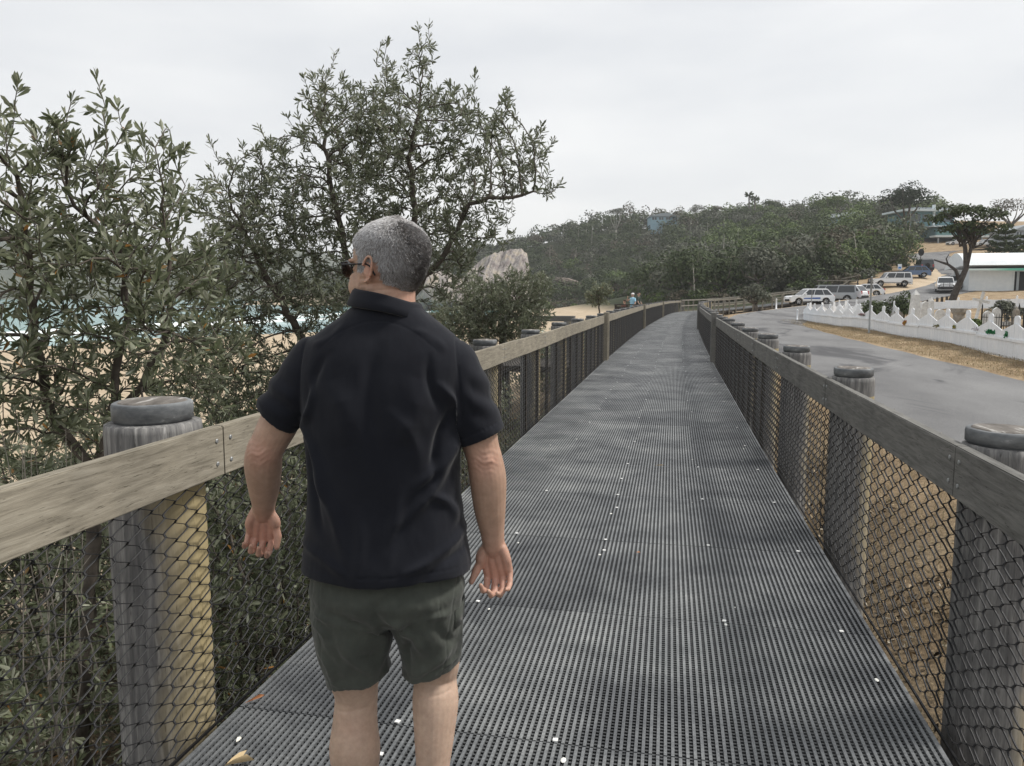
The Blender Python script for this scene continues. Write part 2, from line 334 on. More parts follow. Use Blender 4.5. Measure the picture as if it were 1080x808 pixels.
t.links.new(c, b.inputs['Base Color']); b.inputs['Roughness'].default_value = .5; b.inputs['Specular IOR Level'].default_value = .45
M_GRATE = m
M_DARKW = nmat('dark_timber', [(.3, (.03, .027, .024)), (.7, (.08, .07, .06))], 6, .9, .4, .01, (8, 1, 1))
M_CLIP = plain('fixing_metal', (.78, .78, .76), .45, .5, 0)
mb = MB(); P0 = -HW
nb = 101
for i in range(nb):
    x = -HW + .006 + i * (2 * HW - .012) / (nb - 1); w = .0056 if 0 < i < nb - 1 else .008
    mb.box(x - w, x + w, -PAN / 2 + .003, PAN / 2 - .003, -.038, 0)
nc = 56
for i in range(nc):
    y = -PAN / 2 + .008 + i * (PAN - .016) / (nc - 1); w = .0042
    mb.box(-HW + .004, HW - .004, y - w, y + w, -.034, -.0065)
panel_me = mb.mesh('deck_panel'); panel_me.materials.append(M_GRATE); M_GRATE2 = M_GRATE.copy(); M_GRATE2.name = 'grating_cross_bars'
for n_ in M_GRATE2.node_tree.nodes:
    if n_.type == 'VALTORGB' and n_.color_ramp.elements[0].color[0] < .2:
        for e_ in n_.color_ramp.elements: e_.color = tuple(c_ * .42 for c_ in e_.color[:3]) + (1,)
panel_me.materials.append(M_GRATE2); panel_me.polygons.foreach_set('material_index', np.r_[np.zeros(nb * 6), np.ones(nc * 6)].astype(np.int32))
clip_me = MB().box(-.009, .009, -.009, .009, -.001, .0035).mesh('fixing_clip'); clip_me.materials.append(M_CLIP)
deck = tag(empty('boardwalk', (-.3, 0, 0)), 'long dark grey boardwalk of plastic grating running ahead to the hill', 'boardwalk')
deckinv = Vector((.3, 0, 0))
s = .1; k = 0
while s < DECK_L[-1] - .6:
    p, tv = deck_at(s); q = deck_at(s + PAN / 2)[0]; q0 = deck_at(s - PAN / 2)[0]
    o = link('deck_panel', panel_me, None, deck); o.location = Vector(p) + deckinv + Vector((0, 0, random.uniform(-.0008, .0008)))
    o.rotation_euler = (math.atan2(q[2] - q0[2], PAN), 0, math.atan2(-tv[0], tv[1]))
    if 1 < k < 26:
        for ox in (-.645, -.045, .6, 1.13):
            if random.random() < .86:
                c_ = link('fixing_clip', clip_me, None, o); c_.location = (ox + random.uniform(-.02, .02), -PAN / 2 + .012 + random.uniform(0, .02), 0); c_.rotation_euler.z = random.uniform(-.2, .2)
        if random.random() < .5:
            c_ = link('fixing_clip', clip_me, None, o); c_.location = (random.choice((-.645, .6, -.045)) + random.uniform(-.02, .02), random.uniform(-.1, .5), 0)
    s += PAN; k += 1
def sweep(off, z0, z1, w, s0, s1, step=1.):
    mb = MB(); ss = np.arange(s0, s1 + .01, step); V = []
    for s_ in ss:
        p, tv = deck_at(s_, off); n = np.array([tv[1], -tv[0], 0])
        for a, z in ((-w / 2, z0), (w / 2, z0), (w / 2, z1), (-w / 2, z1)): V.append(p + n * a + (0, 0, z) + np.array([.3, 0, 0]))
    F = [(i * 4 + k, i * 4 + (k + 1) % 4, (i + 1) * 4 + (k + 1) % 4, (i + 1) * 4 + k) for i in range(len(ss) - 1) for k in range(4)]
    F += [(0, 1, 2, 3), tuple((len(ss) - 1) * 4 + k for k in (3, 2, 1, 0))]
    return mb.add(V, F)
for off in (-1.2, -.645, -.045, .6, 1.2): sweep(off, -.24, -.041, .06, 0, DECK_L[-1] - 1).build('joist', M_DARKW, deck)
s = 1.2
while s < DECK_L[-1] - 2:
    p, tv = deck_at(s); n = Vector((tv[1], -tv[0], 0)); p = Vector(p) + deckinv
    MB().bar(p - n * 1.25 + Vector((0, 0, -.36)), p + n * 1.25 + Vector((0, 0, -.36)), .12, .23).build('bearer', M_DARKW, deck); s += 2.35 if s < 40 else 4.7

# timber for rails and piles
def woodmat(name, stops, ax, yel=None):
    st = {'y': (16, 1.3, 16), 'z': (12, 12, 1.0), 'x': (1.3, 16, 16)}[ax]
    m, t, b = new_mat(name); n = noise_n(t, 4, 6, .65, st, 'Object', .6); n2 = noise_n(t, 2.2, 4, .6); n3 = noise_n(t, 45, 3, .6, tuple(a * .3 for a in st))
    c = ramp(t, n.outputs['Fac'], stops).outputs['Color']
    c = mixc(t, .6, c, ramp(t, n2.outputs['Fac'], [(.3, (.62, .62, .62)), (.7, (1.25, 1.24, 1.2))]).outputs['Color'], 'MULTIPLY')
    if yel:
        tc_ = nd(t, 'ShaderNodeTexCoord'); sx = nd(t, 'ShaderNodeSeparateXYZ'); t.links.new(tc_.outputs['Object'], sx.inputs[0])
        ma = nd(t, 'ShaderNodeMath', operation='MULTIPLY_ADD'); t.links.new(sx.outputs[0], ma.inputs[0]); ma.inputs[1].default_value = 4.0; ma.inputs[2].default_value = -.42
        mb_ = nd(t, 'ShaderNodeMath', operation='ADD'); t.links.new(ma.outputs[0], mb_.inputs[0]); t.links.new(n2.outputs['Fac'], mb_.inputs[1])
        mz = nd(t, 'ShaderNodeMath', operation='MULTIPLY_ADD'); t.links.new(sx.outputs[2], mz.inputs[0]); mz.inputs[1].default_value = .22; t.links.new(mb_.outputs[0], mz.inputs[2])
        zt = nd(t, 'ShaderNodeMath', operation='LESS_THAN'); t.links.new(sx.outputs[2], zt.inputs[0]); zt.inputs[1].default_value = .93
        f_ = ramp(t, mz.outputs[0], [(.25, (0, 0, 0)), (.85, (.9, .9, .9))]).outputs['Color']
        mm = nd(t, 'ShaderNodeMath', operation='MULTIPLY'); t.links.new(f_, mm.inputs[0]); t.links.new(zt.outputs[0], mm.inputs[1])
        c = mixc(t, mm.outputs[0], c, yel)
    cr = ramp(t, n3.outputs['Fac'], [(.62, (1, 1, 1)), (.7, (.25, .24, .22))]).outputs['Color']; c = mixc(t, .8, c, cr, 'MULTIPLY')
    t.links.new(c, b.inputs['Base Color']); b.inputs['Roughness'].default_value = .88; b.inputs['Specular IOR Level'].default_value = .2
    bump(t, b, n.outputs['Fac'], .3 if ax == 'z' else .5, .004); return m
M_RAILL = woodmat('rail_timber_sunlit', [(.3, (.15, .135, .108)), (.5, (.235, .212, .17)), (.7, (.31, .285, .235))], 'y')  # lighter tan: sun on the left rail's inner face put into the colour
M_RAILR = woodmat('rail_timber_shaded', [(.3, (.10, .098, .092)), (.5, (.15, .148, .14)), (.7, (.20, .196, .187))], 'y')  # darker grey: shade on the right rail's inner face put into the colour
M_RAILX = woodmat('far_rail_timber', [(.3, (.16, .15, .13)), (.7, (.30, .28, .24))], 'y')
M_PILE = woodmat('pile_timber', [(.3, (.085, .084, .086)), (.48, (.15, .148, .148)), (.6, (.23, .225, .22)), (.72, (.36, .355, .35))], 'z', (.37, .30, .16))
M_CAP = nmat('pile_cap_paint', [(.32, (.07, .075, .08)), (.48, (.13, .138, .145)), (.62, (.19, .20, .205)), (.68, (.42, .43, .43)), (.72, (.2, .2, .2))], 9, .7, .5, .008, (1, 1, 2))
M_CAPTOP = nmat('pile_end_grain', [(.3, (.07, .062, .055)), (.55, (.17, .155, .14)), (.68, (.5, .49, .47))], 22, .9, .6, .01, (1, .25, 1))
M_WIRE = plain('coated_wire', (.009, .009, .010), .5, .35, 0, .2)
M_BOLT = plain('bolt_steel', (.35, .36, .36), .4, .5, .7)
# chain link panel: wire spirals standing upright, hooked into one another; panel spans 2.4 m
PITCHX, PITCHZ = .060, .066
def mesh_panel(L, z0, z1, name, rw=.0038, sides=5):
    V = []; Fq = []; n = int(round(L / PITCHX)); nz_ = int((z1 - z0) / (PITCHZ / 2)); base = 0; px_ = L / n
    for i in range(n + 1):
        sgn = 1 if i % 2 == 0 else -1; xc = i * px_
        pts = []
        for j in range(nz_ + 1):
            zz = z1 - j * PITCHZ / 2; xx = xc + (px_ * .535 if (j + i) % 2 else -px_ * .535); ys = .0055 if j % 2 else -.0055
            if pts:
                q = pts[-1]
                for f_, g_ in ((.07, .18), (.3, .36), (.7, .64), (.93, .82)): pts.append((ys * (1 if .1 < f_ < .9 else .8), q[1] * (1 - f_) + xx * f_, q[2] * (1 - g_) + zz * g_))
            pts.append((0, xx, zz))
        P = np.array(pts); m_ = len(P)
        for k in range(sides):
            a = 2 * math.pi * k / sides + .78; V.append(P + np.array([math.cos(a) * rw, math.sin(a) * rw * 1.2, 0]))
        idx = base + np.arange(m_)
        for k in range(sides):
            a = idx + k * m_; b_ = idx + ((k + 1) % sides) * m_
            Fq.append(np.stack([a[:-1], b_[:-1], b_[1:], a[1:]], 1))
        base += sides * m_
    V = np.concatenate(V); Fq = np.concatenate(Fq)
    me = fast_mesh(name, V, Fq, M_WIRE).data; o = bpy.data.objects[-1] if False else None
    return me
tmp_before = set(bpy.data.objects)
MESH_L = mesh_panel(2.4, -.03, .905, 'chain_link_mesh'); MESH_R = mesh_panel(2.4, -.03, .86, 'chain_link_mesh')
for o in set(bpy.data.objects) - tmp_before: bpy.data.objects.remove(o)

def pile(x, y, ztop, r, parent, zg, capr=.8, seed=0, org=(0, 0, 0)):
    rr = random.Random(seed); zc = ztop - .060 * r / .14
    prof = [(r * 1.03, zg - .3), (r * 1.02, zg + .4), (r, zc - .03), (r * .985, zc - .005), (r * .9, zc)]
    o = MB().lathe(prof, 28, jit=.012).build('post', M_PILE, parent, True, (x - org[0], y - org[1], 0), fixn=True)
    o.rotation_euler.z = rr.uniform(-.25, .25)
    c = MB().lathe([(r * capr * .93, zc - .002), (r * capr * .935, zc + .006), (r * capr, zc + .009), (r * capr * 1.01, ztop - .010), (r * capr * .99, ztop - .002), (r * capr * .96, ztop)], 28, jit=.02).build('post_cap', M_CAP, o, True, fixn=True)
    MB().lathe([(r * capr * .9, ztop - .004), (r * capr * .82, ztop + .004), (r * capr * .3, ztop + .006)], 24, jit=.03).build('cap_top', M_CAPTOP, o, fixn=True)
    return o
def railing(side, lab, matr, rtop, mesh_me, first, step):
    rt = tag(empty('boardwalk_railing', (0, 0, 0)), lab, 'railing', 'railings along the boardwalk')
    offm = side * (HW + .05); offr = side * (HW + .055)
    s0 = 1.6
    # round piles outside the rail
    ys = []; s = first
    while s < 19: ys.append(s); s += step
    while s < 80: ys.append(s); s += step
    for i, s_ in enumerate(ys):
        big = (side < 0 and i == 0); r = .165 if big else .13
        p, tv = deck_at(s_ + s0, side * (HW + .085 + r))
        zt = 1.19 if big else rtop + .03 + random.uniform(-.01, .035)
        if side < 0 and not big: zt = rtop + .02 + random.uniform(0, .03)
        pile(p[0], p[1], zt, r, rt, -1.9 if side < 0 else -1.3, .82 if big else .92, i)
    # handrail boards, butted over the piles
    edges = [0.2] + [y + s0 + (.10 if side < 0 else -.08) for y in ys]
    e = edges[::2] if False else edges
    dz = 0
    for i in range(len(e) - 1):
        a, b_ = e[i], e[i + 1]
        if a > 80: break
        gap = .004
        ndz = random.uniform(-.010, .010) if i > 0 else 0
        mb = MB(); n = 5; V = []
        for k in range(n):
            u = a + gap + (b_ - a - 2 * gap) * k / (n - 1); p, tv = deck_at(u, offr); nn = np.array([tv[1], -tv[0], 0]); zz = rtop + dz + (ndz - dz) * k / (n - 1) + (random.uniform(-.003, .003) if a > 9 else 0)
            for aa, z in ((-.022, -.185), (.022, -.185), (.022, 0), (-.022, 0)): V.append(p + nn * aa + np.array([0, 0, zz + z]))
        Fc = [(q * 4 + k, q * 4 + (k + 1) % 4, (q + 1) * 4 + (k + 1) % 4, (q + 1) * 4 + k) for q in range(n - 1) for k in range(4)] + [(0, 1, 2, 3), tuple((n - 1) * 4 + k for k in (3, 2, 1, 0))]
        r_ = mb.add(V, Fc).build('handrail', matr, rt, fixn=True)
        me = r_.data; bm_ = bmesh.new(); bm_.from_mesh(me); es = [e_ for e_ in bm_.edges if abs((e_.verts[0].co - e_.verts[1].co).z) < .05 and (e_.verts[0].co - e_.verts[1].co).length > .1]
        bmesh.ops.bevel(bm_, geom=es, offset=.004, segments=2, affect='EDGES'); bm_.to_mesh(me); bm_.free()
        if a < 14:
            for ee, sg in ((a, 1), (b_, -1)):
                if ee < 1: continue
                for zz in (-.05, -.135):
                    p, tv = deck_at(ee + sg * .045, offr - side * .0255, rtop + dz + zz)
                    ax = 1
                    mbb = MB(); pr = [(.009, 0), (.009, .003), (.006, .005)]
                    V = []; 
                    for rr_, h_ in pr:
                        for q in range(8): V.append((p[0] - side * (h_ - .004), p[1] + rr_ * math.cos(q * .785), p[2] + rr_ * math.sin(q * .785)))
                    mbb.add(V, [(i_ * 8 + q, i_ * 8 + (q + 1) % 8, (i_ + 1) * 8 + (q + 1) % 8, (i_ + 1) * 8 + q) for i_ in range(2) for q in range(8)] + [tuple(range(16, 24))])
                    mbb.build('bolt', M_BOLT, r_, fixn=True)
        dz = ndz
    # mesh bays
    s = 0.0
    while s < 78:
        p, tv = deck_at(s, offm); q, _ = deck_at(s + 2.4, offm)
        o = link('mesh_panel', mesh_me, None, rt, p); o.rotation_euler.z = math.atan2(-(q - p)[0], (q - p)[1]); o.scale.y = math.hypot(*(q - p)[:2]) / 2.4
        if s > 9:   # thin intermediate stakes behind the mesh further on
            for kk in (.8, 1.6, 2.35):
                pp, _ = deck_at(s + kk, side * (HW + .06))
                MB().box(-.018, .018, -.018, .018, -.3, rtop - .17).build('stake', M_DARKW, rt, loc=pp)
        s += 2.4
    # tall square posts where the rail breaks
    for ss in (20.6, 39.5, 60):
        for d_ in (-.16, .16):
            p, tv = deck_at(ss + d_, side * (HW - .0))
            MB().box(-.055, .055, -.06, .06, -1.2, 1.17).build('square_post', matr, rt, loc=p, bevel=.006)
    # bottom wire / kick strip
    sweepo = sweep(side * (HW + .03), -.012, -.002, .008, 0, 79, .8)
    sweepo.v = [v - np.array([.3, 0, 0]) for v in sweepo.v]; sweepo.build('bottom_wire', M_WIRE, rt)
    return rt
railing(-1, 'railing with timber top rail in sunlit tan and black wire mesh on the bush side', M_RAILL, 1.09, MESH_L, 2.45, 2.5)
railing(1, 'railing with timber top rail in shaded grey and black wire mesh on the road side', M_RAILR, 1.045, MESH_R, 3.0, 2.3)
# far open post and rail fence where the walk bends towards the cars
for side, lab in ((-1, 'open timber post and rail fence on the far bend, behind the walk'), (1, 'open timber post and rail fence on the far bend, roadside edge')):
    ft = tag(empty('post_rail_fence', tuple(deck_at(82, side * 1.3)[0])), lab, 'fence', 'open fences on the far bend'); org = np.array(ft.location)
    s = 80; e = DECK_L[-1] - .5
    while s < e:
        p, tv = deck_at(s, side * 1.34)
        MB().box(-.07, .07, -.07, .07, -1.6, 1.12).build('fence_post', M_RAILX, ft, loc=p - org, bevel=.01); s += 1.45
    for z0, z1, w in ((1.06, 1.17, .12), (.5, .62, .05)):
        mb = MB(); ss = np.arange(80, e, 1.); V = []
        for s_ in ss:
            p, tv = deck_at(s_, side * 1.28); n = np.array([tv[1], -tv[0], 0])
            for a, z in ((-w / 2, z0), (w / 2, z0), (w / 2, z1), (-w / 2, z1)): V.append(p + n * a + np.array([0, 0, z]) - org)
        mb.add(V, [(i * 4 + k, i * 4 + (k + 1) % 4, (i + 1) * 4 + (k + 1) % 4, (i + 1) * 4 + k) for i in range(len(ss) - 1) for k in range(4)] + [(0, 1, 2, 3), tuple((len(ss) - 1) * 4 + k for k in (3, 2, 1, 0))])
        mb.build('rail', M_RAILX, ft, fixn=True)
# ------------------------------------------------------------------ vegetation
def unit(a): return a / (np.linalg.norm(a, axis=-1, keepdims=True) + 1e-9)
def leaf_mesh(P, D, L, Wd, fold=.25, rg=rng):
    """P base points, D directions, L lengths, Wd widths -> verts, quads"""
    n = len(P); rnd = rg.normal(size=(n, 3)); S = unit(np.cross(D, rnd)); N = unit(np.cross(S, D))
    L = L[:, None]; Wd = Wd[:, None]; bend = rg.uniform(-.12, .12, (n, 1)) * L
    b = P; r1 = P + D * L * .35 + S * Wd * .33 + N * fold * Wd * .5 + N * bend * .5; r2 = P + D * L * .74 + S * Wd * .5 + N * fold * Wd * .6 + N * bend
    tip = P + D * L + N * bend * .3; l2 = P + D * L * .74 - S * Wd * .5 + N * fold * Wd * .6 + N * bend; l1 = P + D * L * .35 - S * Wd * .33 + N * fold * Wd * .5 + N * bend * .5
    V = np.stack([b, r1, r2, tip, l2, l1], 1).reshape(-1, 3); i = np.arange(n) * 6
    F = np.concatenate([np.stack([i, i + 1, i + 2, i + 3], 1), np.stack([i, i + 3, i + 4, i + 5], 1)])
    return V, F
def blobs_px(B, rg, dens):
    """B: (px,py,rx,ry,dist,rd,weight) ellipsoids given where they show in the photograph; returns points in space"""
    out = []
    for px, py, rx, ry, d, rd, w in B:
        n = max(4, int(dens * w * rx * ry)); u = rg.normal(size=(n, 3)); u = unit(u) * rg.uniform(0, 1, (n, 1)) ** .42
        c = at(px, py, d); sc = d / FPX; rt = np.array([math.cos(YAW), math.sin(YAW), 0]); fw = np.array([-math.sin(YAW), math.cos(YAW), 0])
        out.append(c + rt * u[:, :1] * rx * sc + np.array([0, 0, 1.]) * u[:, 1:2] * ry * sc + fw * u[:, 2:] * rd)
    return np.concatenate(out)
def grow(roots, A, D=.12, di=1.2, dk=.2, iters=160, rg=rng, grav=.12):
    """space colonisation; roots = list of polylines (first the trunk)"""
    nodes = []; par = []
    for line in roots:
        base = -1
        for j, p in enumerate(line):
            p = np.array(p, float)
            if j == 0 and nodes: 
                base = int(np.argmin(np.linalg.norm(np.array(nodes) - p, axis=1))); 
            if j > 0:
                q = np.array(line[j - 1], float); m = max(1, int(np.linalg.norm(p - q) / D))
                for k in range(1, m + 1):
                    nodes.append(q + (p - q) * k / m + rg.normal(size=3) * D * .12); par.append(base if base >= 0 else (len(nodes) - 2 if len(nodes) > 1 else -1)); base = -1 if False else len(nodes) - 1
            elif not nodes: nodes.append(p); par.append(-1); base = 0
    nodes = [np.array(n) for n in nodes]; N = np.array(nodes)
    near = np.full(len(A), 0); dist = np.full(len(A), 1e9)
    def upd(i0):
        nonlocal near, dist
        Q = np.array(nodes[i0:]); 
        if not len(Q): return
        d = np.linalg.norm(A[:, None] - Q[None], axis=2); k = d.argmin(1); dm = d[np.arange(len(A)), k]; b = dm < dist; near[b] = k[b] + i0; dist[b] = dm[b]
    upd(0); seen = set()
    for it in range(iters):
        act = (dist > dk)
        if act.sum() < 3: break
        dd = np.where(act, dist, 1e9); ok = act & (dist < di)
        if not ok.any(): ok = act & (dist <= np.sort(dd)[:5][-1])
        i0 = len(nodes); ids = np.unique(near[ok])
        for i in ids:
            sel = ok & (near == i); v = unit(A[sel] - nodes[i]).mean(0) + rg.normal(size=3) * .18 + np.array([0, 0, .08])
            if par[i] >= 0: v += .35 * unit(nodes[i] - nodes[par[i]])
            nn = nodes[i] + unit(v) * D; key = (i, round(float(nn[0]), 1), round(float(nn[1]), 1), round(float(nn[2]), 1))
            if key in seen: A = A.copy(); dist[sel & (dist < di * 2)] = np.where(rg.uniform(size=sel.sum())[:, ] < .3, 0, dist[sel]) if True else 0; 
            seen.add(key); nodes.append(nn); par.append(int(i))
        if len(nodes) > 14000: break
        upd(i0)
    return np.array(nodes), np.array(par)
def radii(nodes, par, tip=.0028, e=2.35, rmax=.09):
    r = np.zeros(len(nodes)); 
    ch = np.zeros(len(nodes), int)
    for p in par:
        if p >= 0: ch[p] += 1
    acc = np.where(ch == 0, tip ** e, 0.)
    for i in range(len(nodes) - 1, 0, -1):
        if par[i] >= 0: acc[par[i]] += acc[i]
    return np.minimum(acc ** (1 / e), rmax), ch
def branch_mesh(nodes, par, rad, ch, minr=0):
    mb = MB(); kids = [[] for _ in nodes]
    for i, p in enumerate(par):
        if p >= 0: kids[p].append(i)
    stack = [(0, None)]
    while stack:
        i, prev = stack.pop(); pts = [] if prev is None else [nodes[prev]]; rr = [] if prev is None else [min(rad[prev], rad[i] * 1.25)]
        while True:
            pts.append(nodes[i]); rr.append(rad[i])
            if not kids[i]: break
            ks = sorted(kids[i], key=lambda k: -rad[k])
            for k in ks[1:]: stack.append((k, i))
            i = ks[0]
        if len(pts) > 1 and max(rr) >= minr: mb.tube(pts, rr, 7 if rr[0] > .02 else (5 if rr[0] > .008 else 3), cap=False)
    return mb
BARK = nmat('banksia_bark', [(.3, (.05, .042, .036)), (.7, (.14, .12, .10))], 14, .95, .6, .01)
BANK = leafmat('banksia_leaf', [(.09, .11, .062), (.13, .152, .082), (.165, .185, .108), (.19, .21, .13), (.28, .295, .21), (.14, .16, .092), (.38, .39, .30), (.13, .15, .09), (.25, .265, .18), (.15, .17, .10), (.115, .135, .075)], .38, .42, .5, (.34, .17, .05))
BANK2 = leafmat('banksia_leaf_grey', [(.08, .094, .056), (.12, .138, .082), (.16, .178, .115), (.21, .225, .155), (.11, .126, .074), (.30, .315, .24), (.14, .16, .098)], .36, .45, .5)
def leafy(nodes, par, rad, ch, rg, rthr, per, L, Wd, spread=(.5, 1.25), Dn=.12):
    idx = np.where((rad < rthr) & (par >= 0))[0]; a = nodes[par[idx]]; b = nodes[idx]; d = unit(b - a)
    P = []; DD = []
    tips = ch[idx] == 0
    for m in range(per):
        u = rg.uniform(0, 1, (len(idx), 1)); q = a + (b - a) * u; rnd = unit(np.cross(d, rg.normal(size=d.shape))); an = rg.uniform(spread[0], spread[1], (len(idx), 1))
        P.append(q); DD.append(unit(d * np.cos(an) + rnd * np.sin(an) + np.array([0, 0, .12])))
    q = b[tips]; dt = d[tips]
    for m in range(9):
        rnd = unit(np.cross(dt, rg.normal(size=dt.shape))); an = rg.uniform(.15, 1.15, (len(q), 1)); P.append(q + dt * rg.uniform(-.03, .02, (len(q), 1))); DD.append(unit(dt * np.cos(an) + rnd * np.sin(an)))
    P = np.concatenate(P); DD = np.concatenate(DD); n = len(P); s = rg.uniform(.45, 1.2, n)
    return leaf_mesh(P, DD, L * s, Wd * s * rg.uniform(.8, 1.2, n), rg=rg)
def banksia(name, label, cat, roots, B, dens, D, L, Wd, per, seed, mat, rthr=.0062, di=1.2, group=None, extra=None, tip=.0028, shoots=.3):
    rg = np.random.default_rng(seed); A = blobs_px(B, rg, dens); nodes, par = grow(roots, A, D, di, D * .75, 260, rg)
    if shoots:
        ch0 = np.bincount(par[par >= 0], minlength=len(nodes)); ti = np.where(ch0 == 0)[0]; ti = rg.choice(ti, int(len(ti) * shoots), replace=False); cen = nodes.mean(0); NN = list(nodes); PP = list(par)
        for k in ti:
            v = unit(unit(nodes[k] - cen) * .55 + np.array([0, 0, .75]) + rg.normal(size=3) * .35); j = int(k)
            for m_ in range(int(rg.integers(1, 3))): NN.append(NN[j] + unit(v + rg.normal(size=3) * .12) * D); PP.append(j); j = len(NN) - 1
        nodes, par = np.array(NN), np.array(PP)
    rad, ch = radii(nodes, par, tip); org = np.array(roots[0][0]); org = np.array([org[0], org[1], org[2]])
    t_ = tag(empty(name, tuple(org)), label, cat, group)
    branch_mesh(nodes - org, par, rad, ch).build('trunk', BARK, t_, True)
    V, F = leafy(nodes - org, par, rad, ch, rg, rthr, per, L, Wd)
    fast_mesh('crown', V, F, mat, t_)
    print(name, 'attr', len(A), 'nodes', len(nodes), 'leaves', len(F) // 2)
    return t_, nodes, rad, ch
g0 = at(60, 500, 5.3); RL = np.array([g0[0], g0[1], gz(g0[0], g0[1]) - .1])
def q(px, py, d): return tuple(at(px, py, d))
lt = [(15, 215, 45, 65, 4.7, .6, .8), (30, 160, 18, 30, 4.8, .3, .6), (68, 195, 40, 50, 4.9, .6, .8), (62, 150, 14, 26, 4.8, .3, .6), (128, 150, 14, 30, 4.8, .3, .9), (150, 205, 33, 45, 4.9, .6, .9), (176, 175, 12, 42, 4.7, .3, .9), (178, 225, 18, 35, 4.7, .4, .8),
      (60, 265, 75, 60, 4.9, .8, 1), (130, 280, 65, 55, 4.9, .8, 1), (185, 300, 45, 50, 4.7, .6, 1), (35, 370, 60, 55, 4.9, .8, .8), (110, 370, 65, 50, 4.9, .7, .8), (195, 365, 50, 38, 4.6, .5, 1), (238, 365, 25, 25, 4.6, .3, 1),
      (-50, 250, 60, 130, 4.6, .8, .5), (150, 425, 90, 30, 4.9, .6, .6), (40, 440, 60, 40, 4.9, .6, .5), (-60, 400, 60, 60, 4.6, .6, .5)]
banksia('coast_banksia', 'coast banksia tree at the far left with broad grey green leaves, nearest the camera', 'tree',
        [[RL, q(100, 500, 4.9), q(118, 440, 4.9), q(122, 390, 4.9), q(135, 330, 4.9), q(128, 260, 4.9), q(75, 215, 4.9)], [q(110, 460, 4.9), q(150, 405, 4.8), q(175, 350, 4.7), q(180, 250, 4.7)], [q(100, 500, 4.9), q(55, 440, 5.0), q(38, 360, 5.0), q(30, 270, 4.9), q(20, 190, 4.8)]],
        lt, .043, .085, .078, .018, 5, 11, BANK, rthr=.0064)
g0 = at(425, 420, 7.4); RC = np.array([g0[0], g0[1], gz(g0[0], g0[1]) - .1])
ct = [(225, 300, 30, 50, 7.4, .7, 1), (250, 255, 35, 35, 7.3, .6, 1), (400, 180, 50, 40, 7.5, .8, 1.2), (520, 240, 30, 22, 7.3, .5, .7), (545, 180, 26, 26, 7.2, .4, 1), (445, 72, 12, 24, 7.3, .4, 1.4), (408, 98, 17, 28, 7.3, .4, 1.2), (350, 105, 22, 24, 7.2, .5, 1.2), (482, 118, 18, 26, 7.3, .5, 1.2), (533, 135, 14, 34, 7.2, .4, 1), (560, 170, 18, 30, 7.2, .4, 1), (500, 165, 45, 50, 7.4, .8, 1),
      (430, 140, 55, 50, 7.4, .9, 1.3), (360, 145, 45, 45, 7.4, .8, 1.2), (290, 175, 20, 34, 7.2, .5, 1), (243, 215, 30, 42, 7.1, .6, 1), (300, 235, 55, 55, 7.4, .9, 1.3), (370, 225, 60, 55, 7.5, 1., 1.4), (450, 235, 55, 50, 7.5, .9, 1.3),
      (265, 300, 55, 50, 7.3, .8, 1.2), (335, 315, 60, 50, 7.5, .9, 1.3), (475, 270, 35, 35, 7.4, .7, 1), (500, 215, 25, 14, 7.1, .3, .8), (565, 198, 28, 7, 7.1, .15, 1.4), (230, 365, 45, 45, 7.2, .7, 1), (300, 385, 60, 40, 7.3, .7, 1.2), (245, 425, 50, 25, 7.2, .6, 1), (470, 310, 30, 25, 7.4, .5, .7)]
banksia('coast_banksia', 'tall spreading banksia tree behind the walking man, its top the highest in the picture', 'tree',
        [[RC, q(428, 330, 7.4), q(440, 250, 7.4), q(432, 170, 7.4), q(440, 120, 7.3)], [q(430, 330, 7.4), q(370, 290, 7.4), q(350, 200, 7.3), q(340, 130, 7.3)], [q(430, 320, 7.4), q(470, 265, 7.3), q(495, 215, 7.2), q(540, 208, 7.1), q(583, 202, 7.1)], [RC, q(330, 380, 7.3), q(280, 290, 7.2), q(250, 230, 7.1)]],
        ct, .080, .09, .070, .0155, 6, 12, BANK2, rthr=.0066)
g0 = at(520, 372, 13.5)
banksia('banksia_shrub', 'leafy grey green shrub leaning towards the left railing, beyond the man', 'shrub',
        [[(g0[0], g0[1], -2.0), q(530, 350, 13.5), q(545, 315, 13.5)], [q(528, 352, 13.5), q(505, 330, 13.4)]],
        [(545, 345, 26, 16, 13.4, .7, 1), (515, 352, 30, 14, 13.4, .7, 1), (552, 305, 30, 18, 13.5, .7, 1), (525, 322, 38, 24, 13.5, .8, 1), (500, 340, 30, 22, 13.4, .7, 1), (478, 345, 22, 30, 13.3, .6, 1), (500, 310, 15, 20, 13.5, .5, .8), (560, 330, 22, 18, 13.5, .6, 1)], .75, .10, .085, .019, 6, 13, BANK2, rthr=.0065)
g0 = at(634, 330, 42)
banksia('young_tree', 'small thin tree standing on the sand beyond the left railing', 'tree', [[(g0[0], g0[1], -1.9), q(632, 322, 42)]],
        [(628, 312, 9, 6, 42, .5, 1), (638, 308, 8, 6, 42, .5, 1), (630, 318, 12, 4, 42, .5, 1)], 4, .16, .14, .05, 5, 14, BANK, rthr=.012, tip=.006)
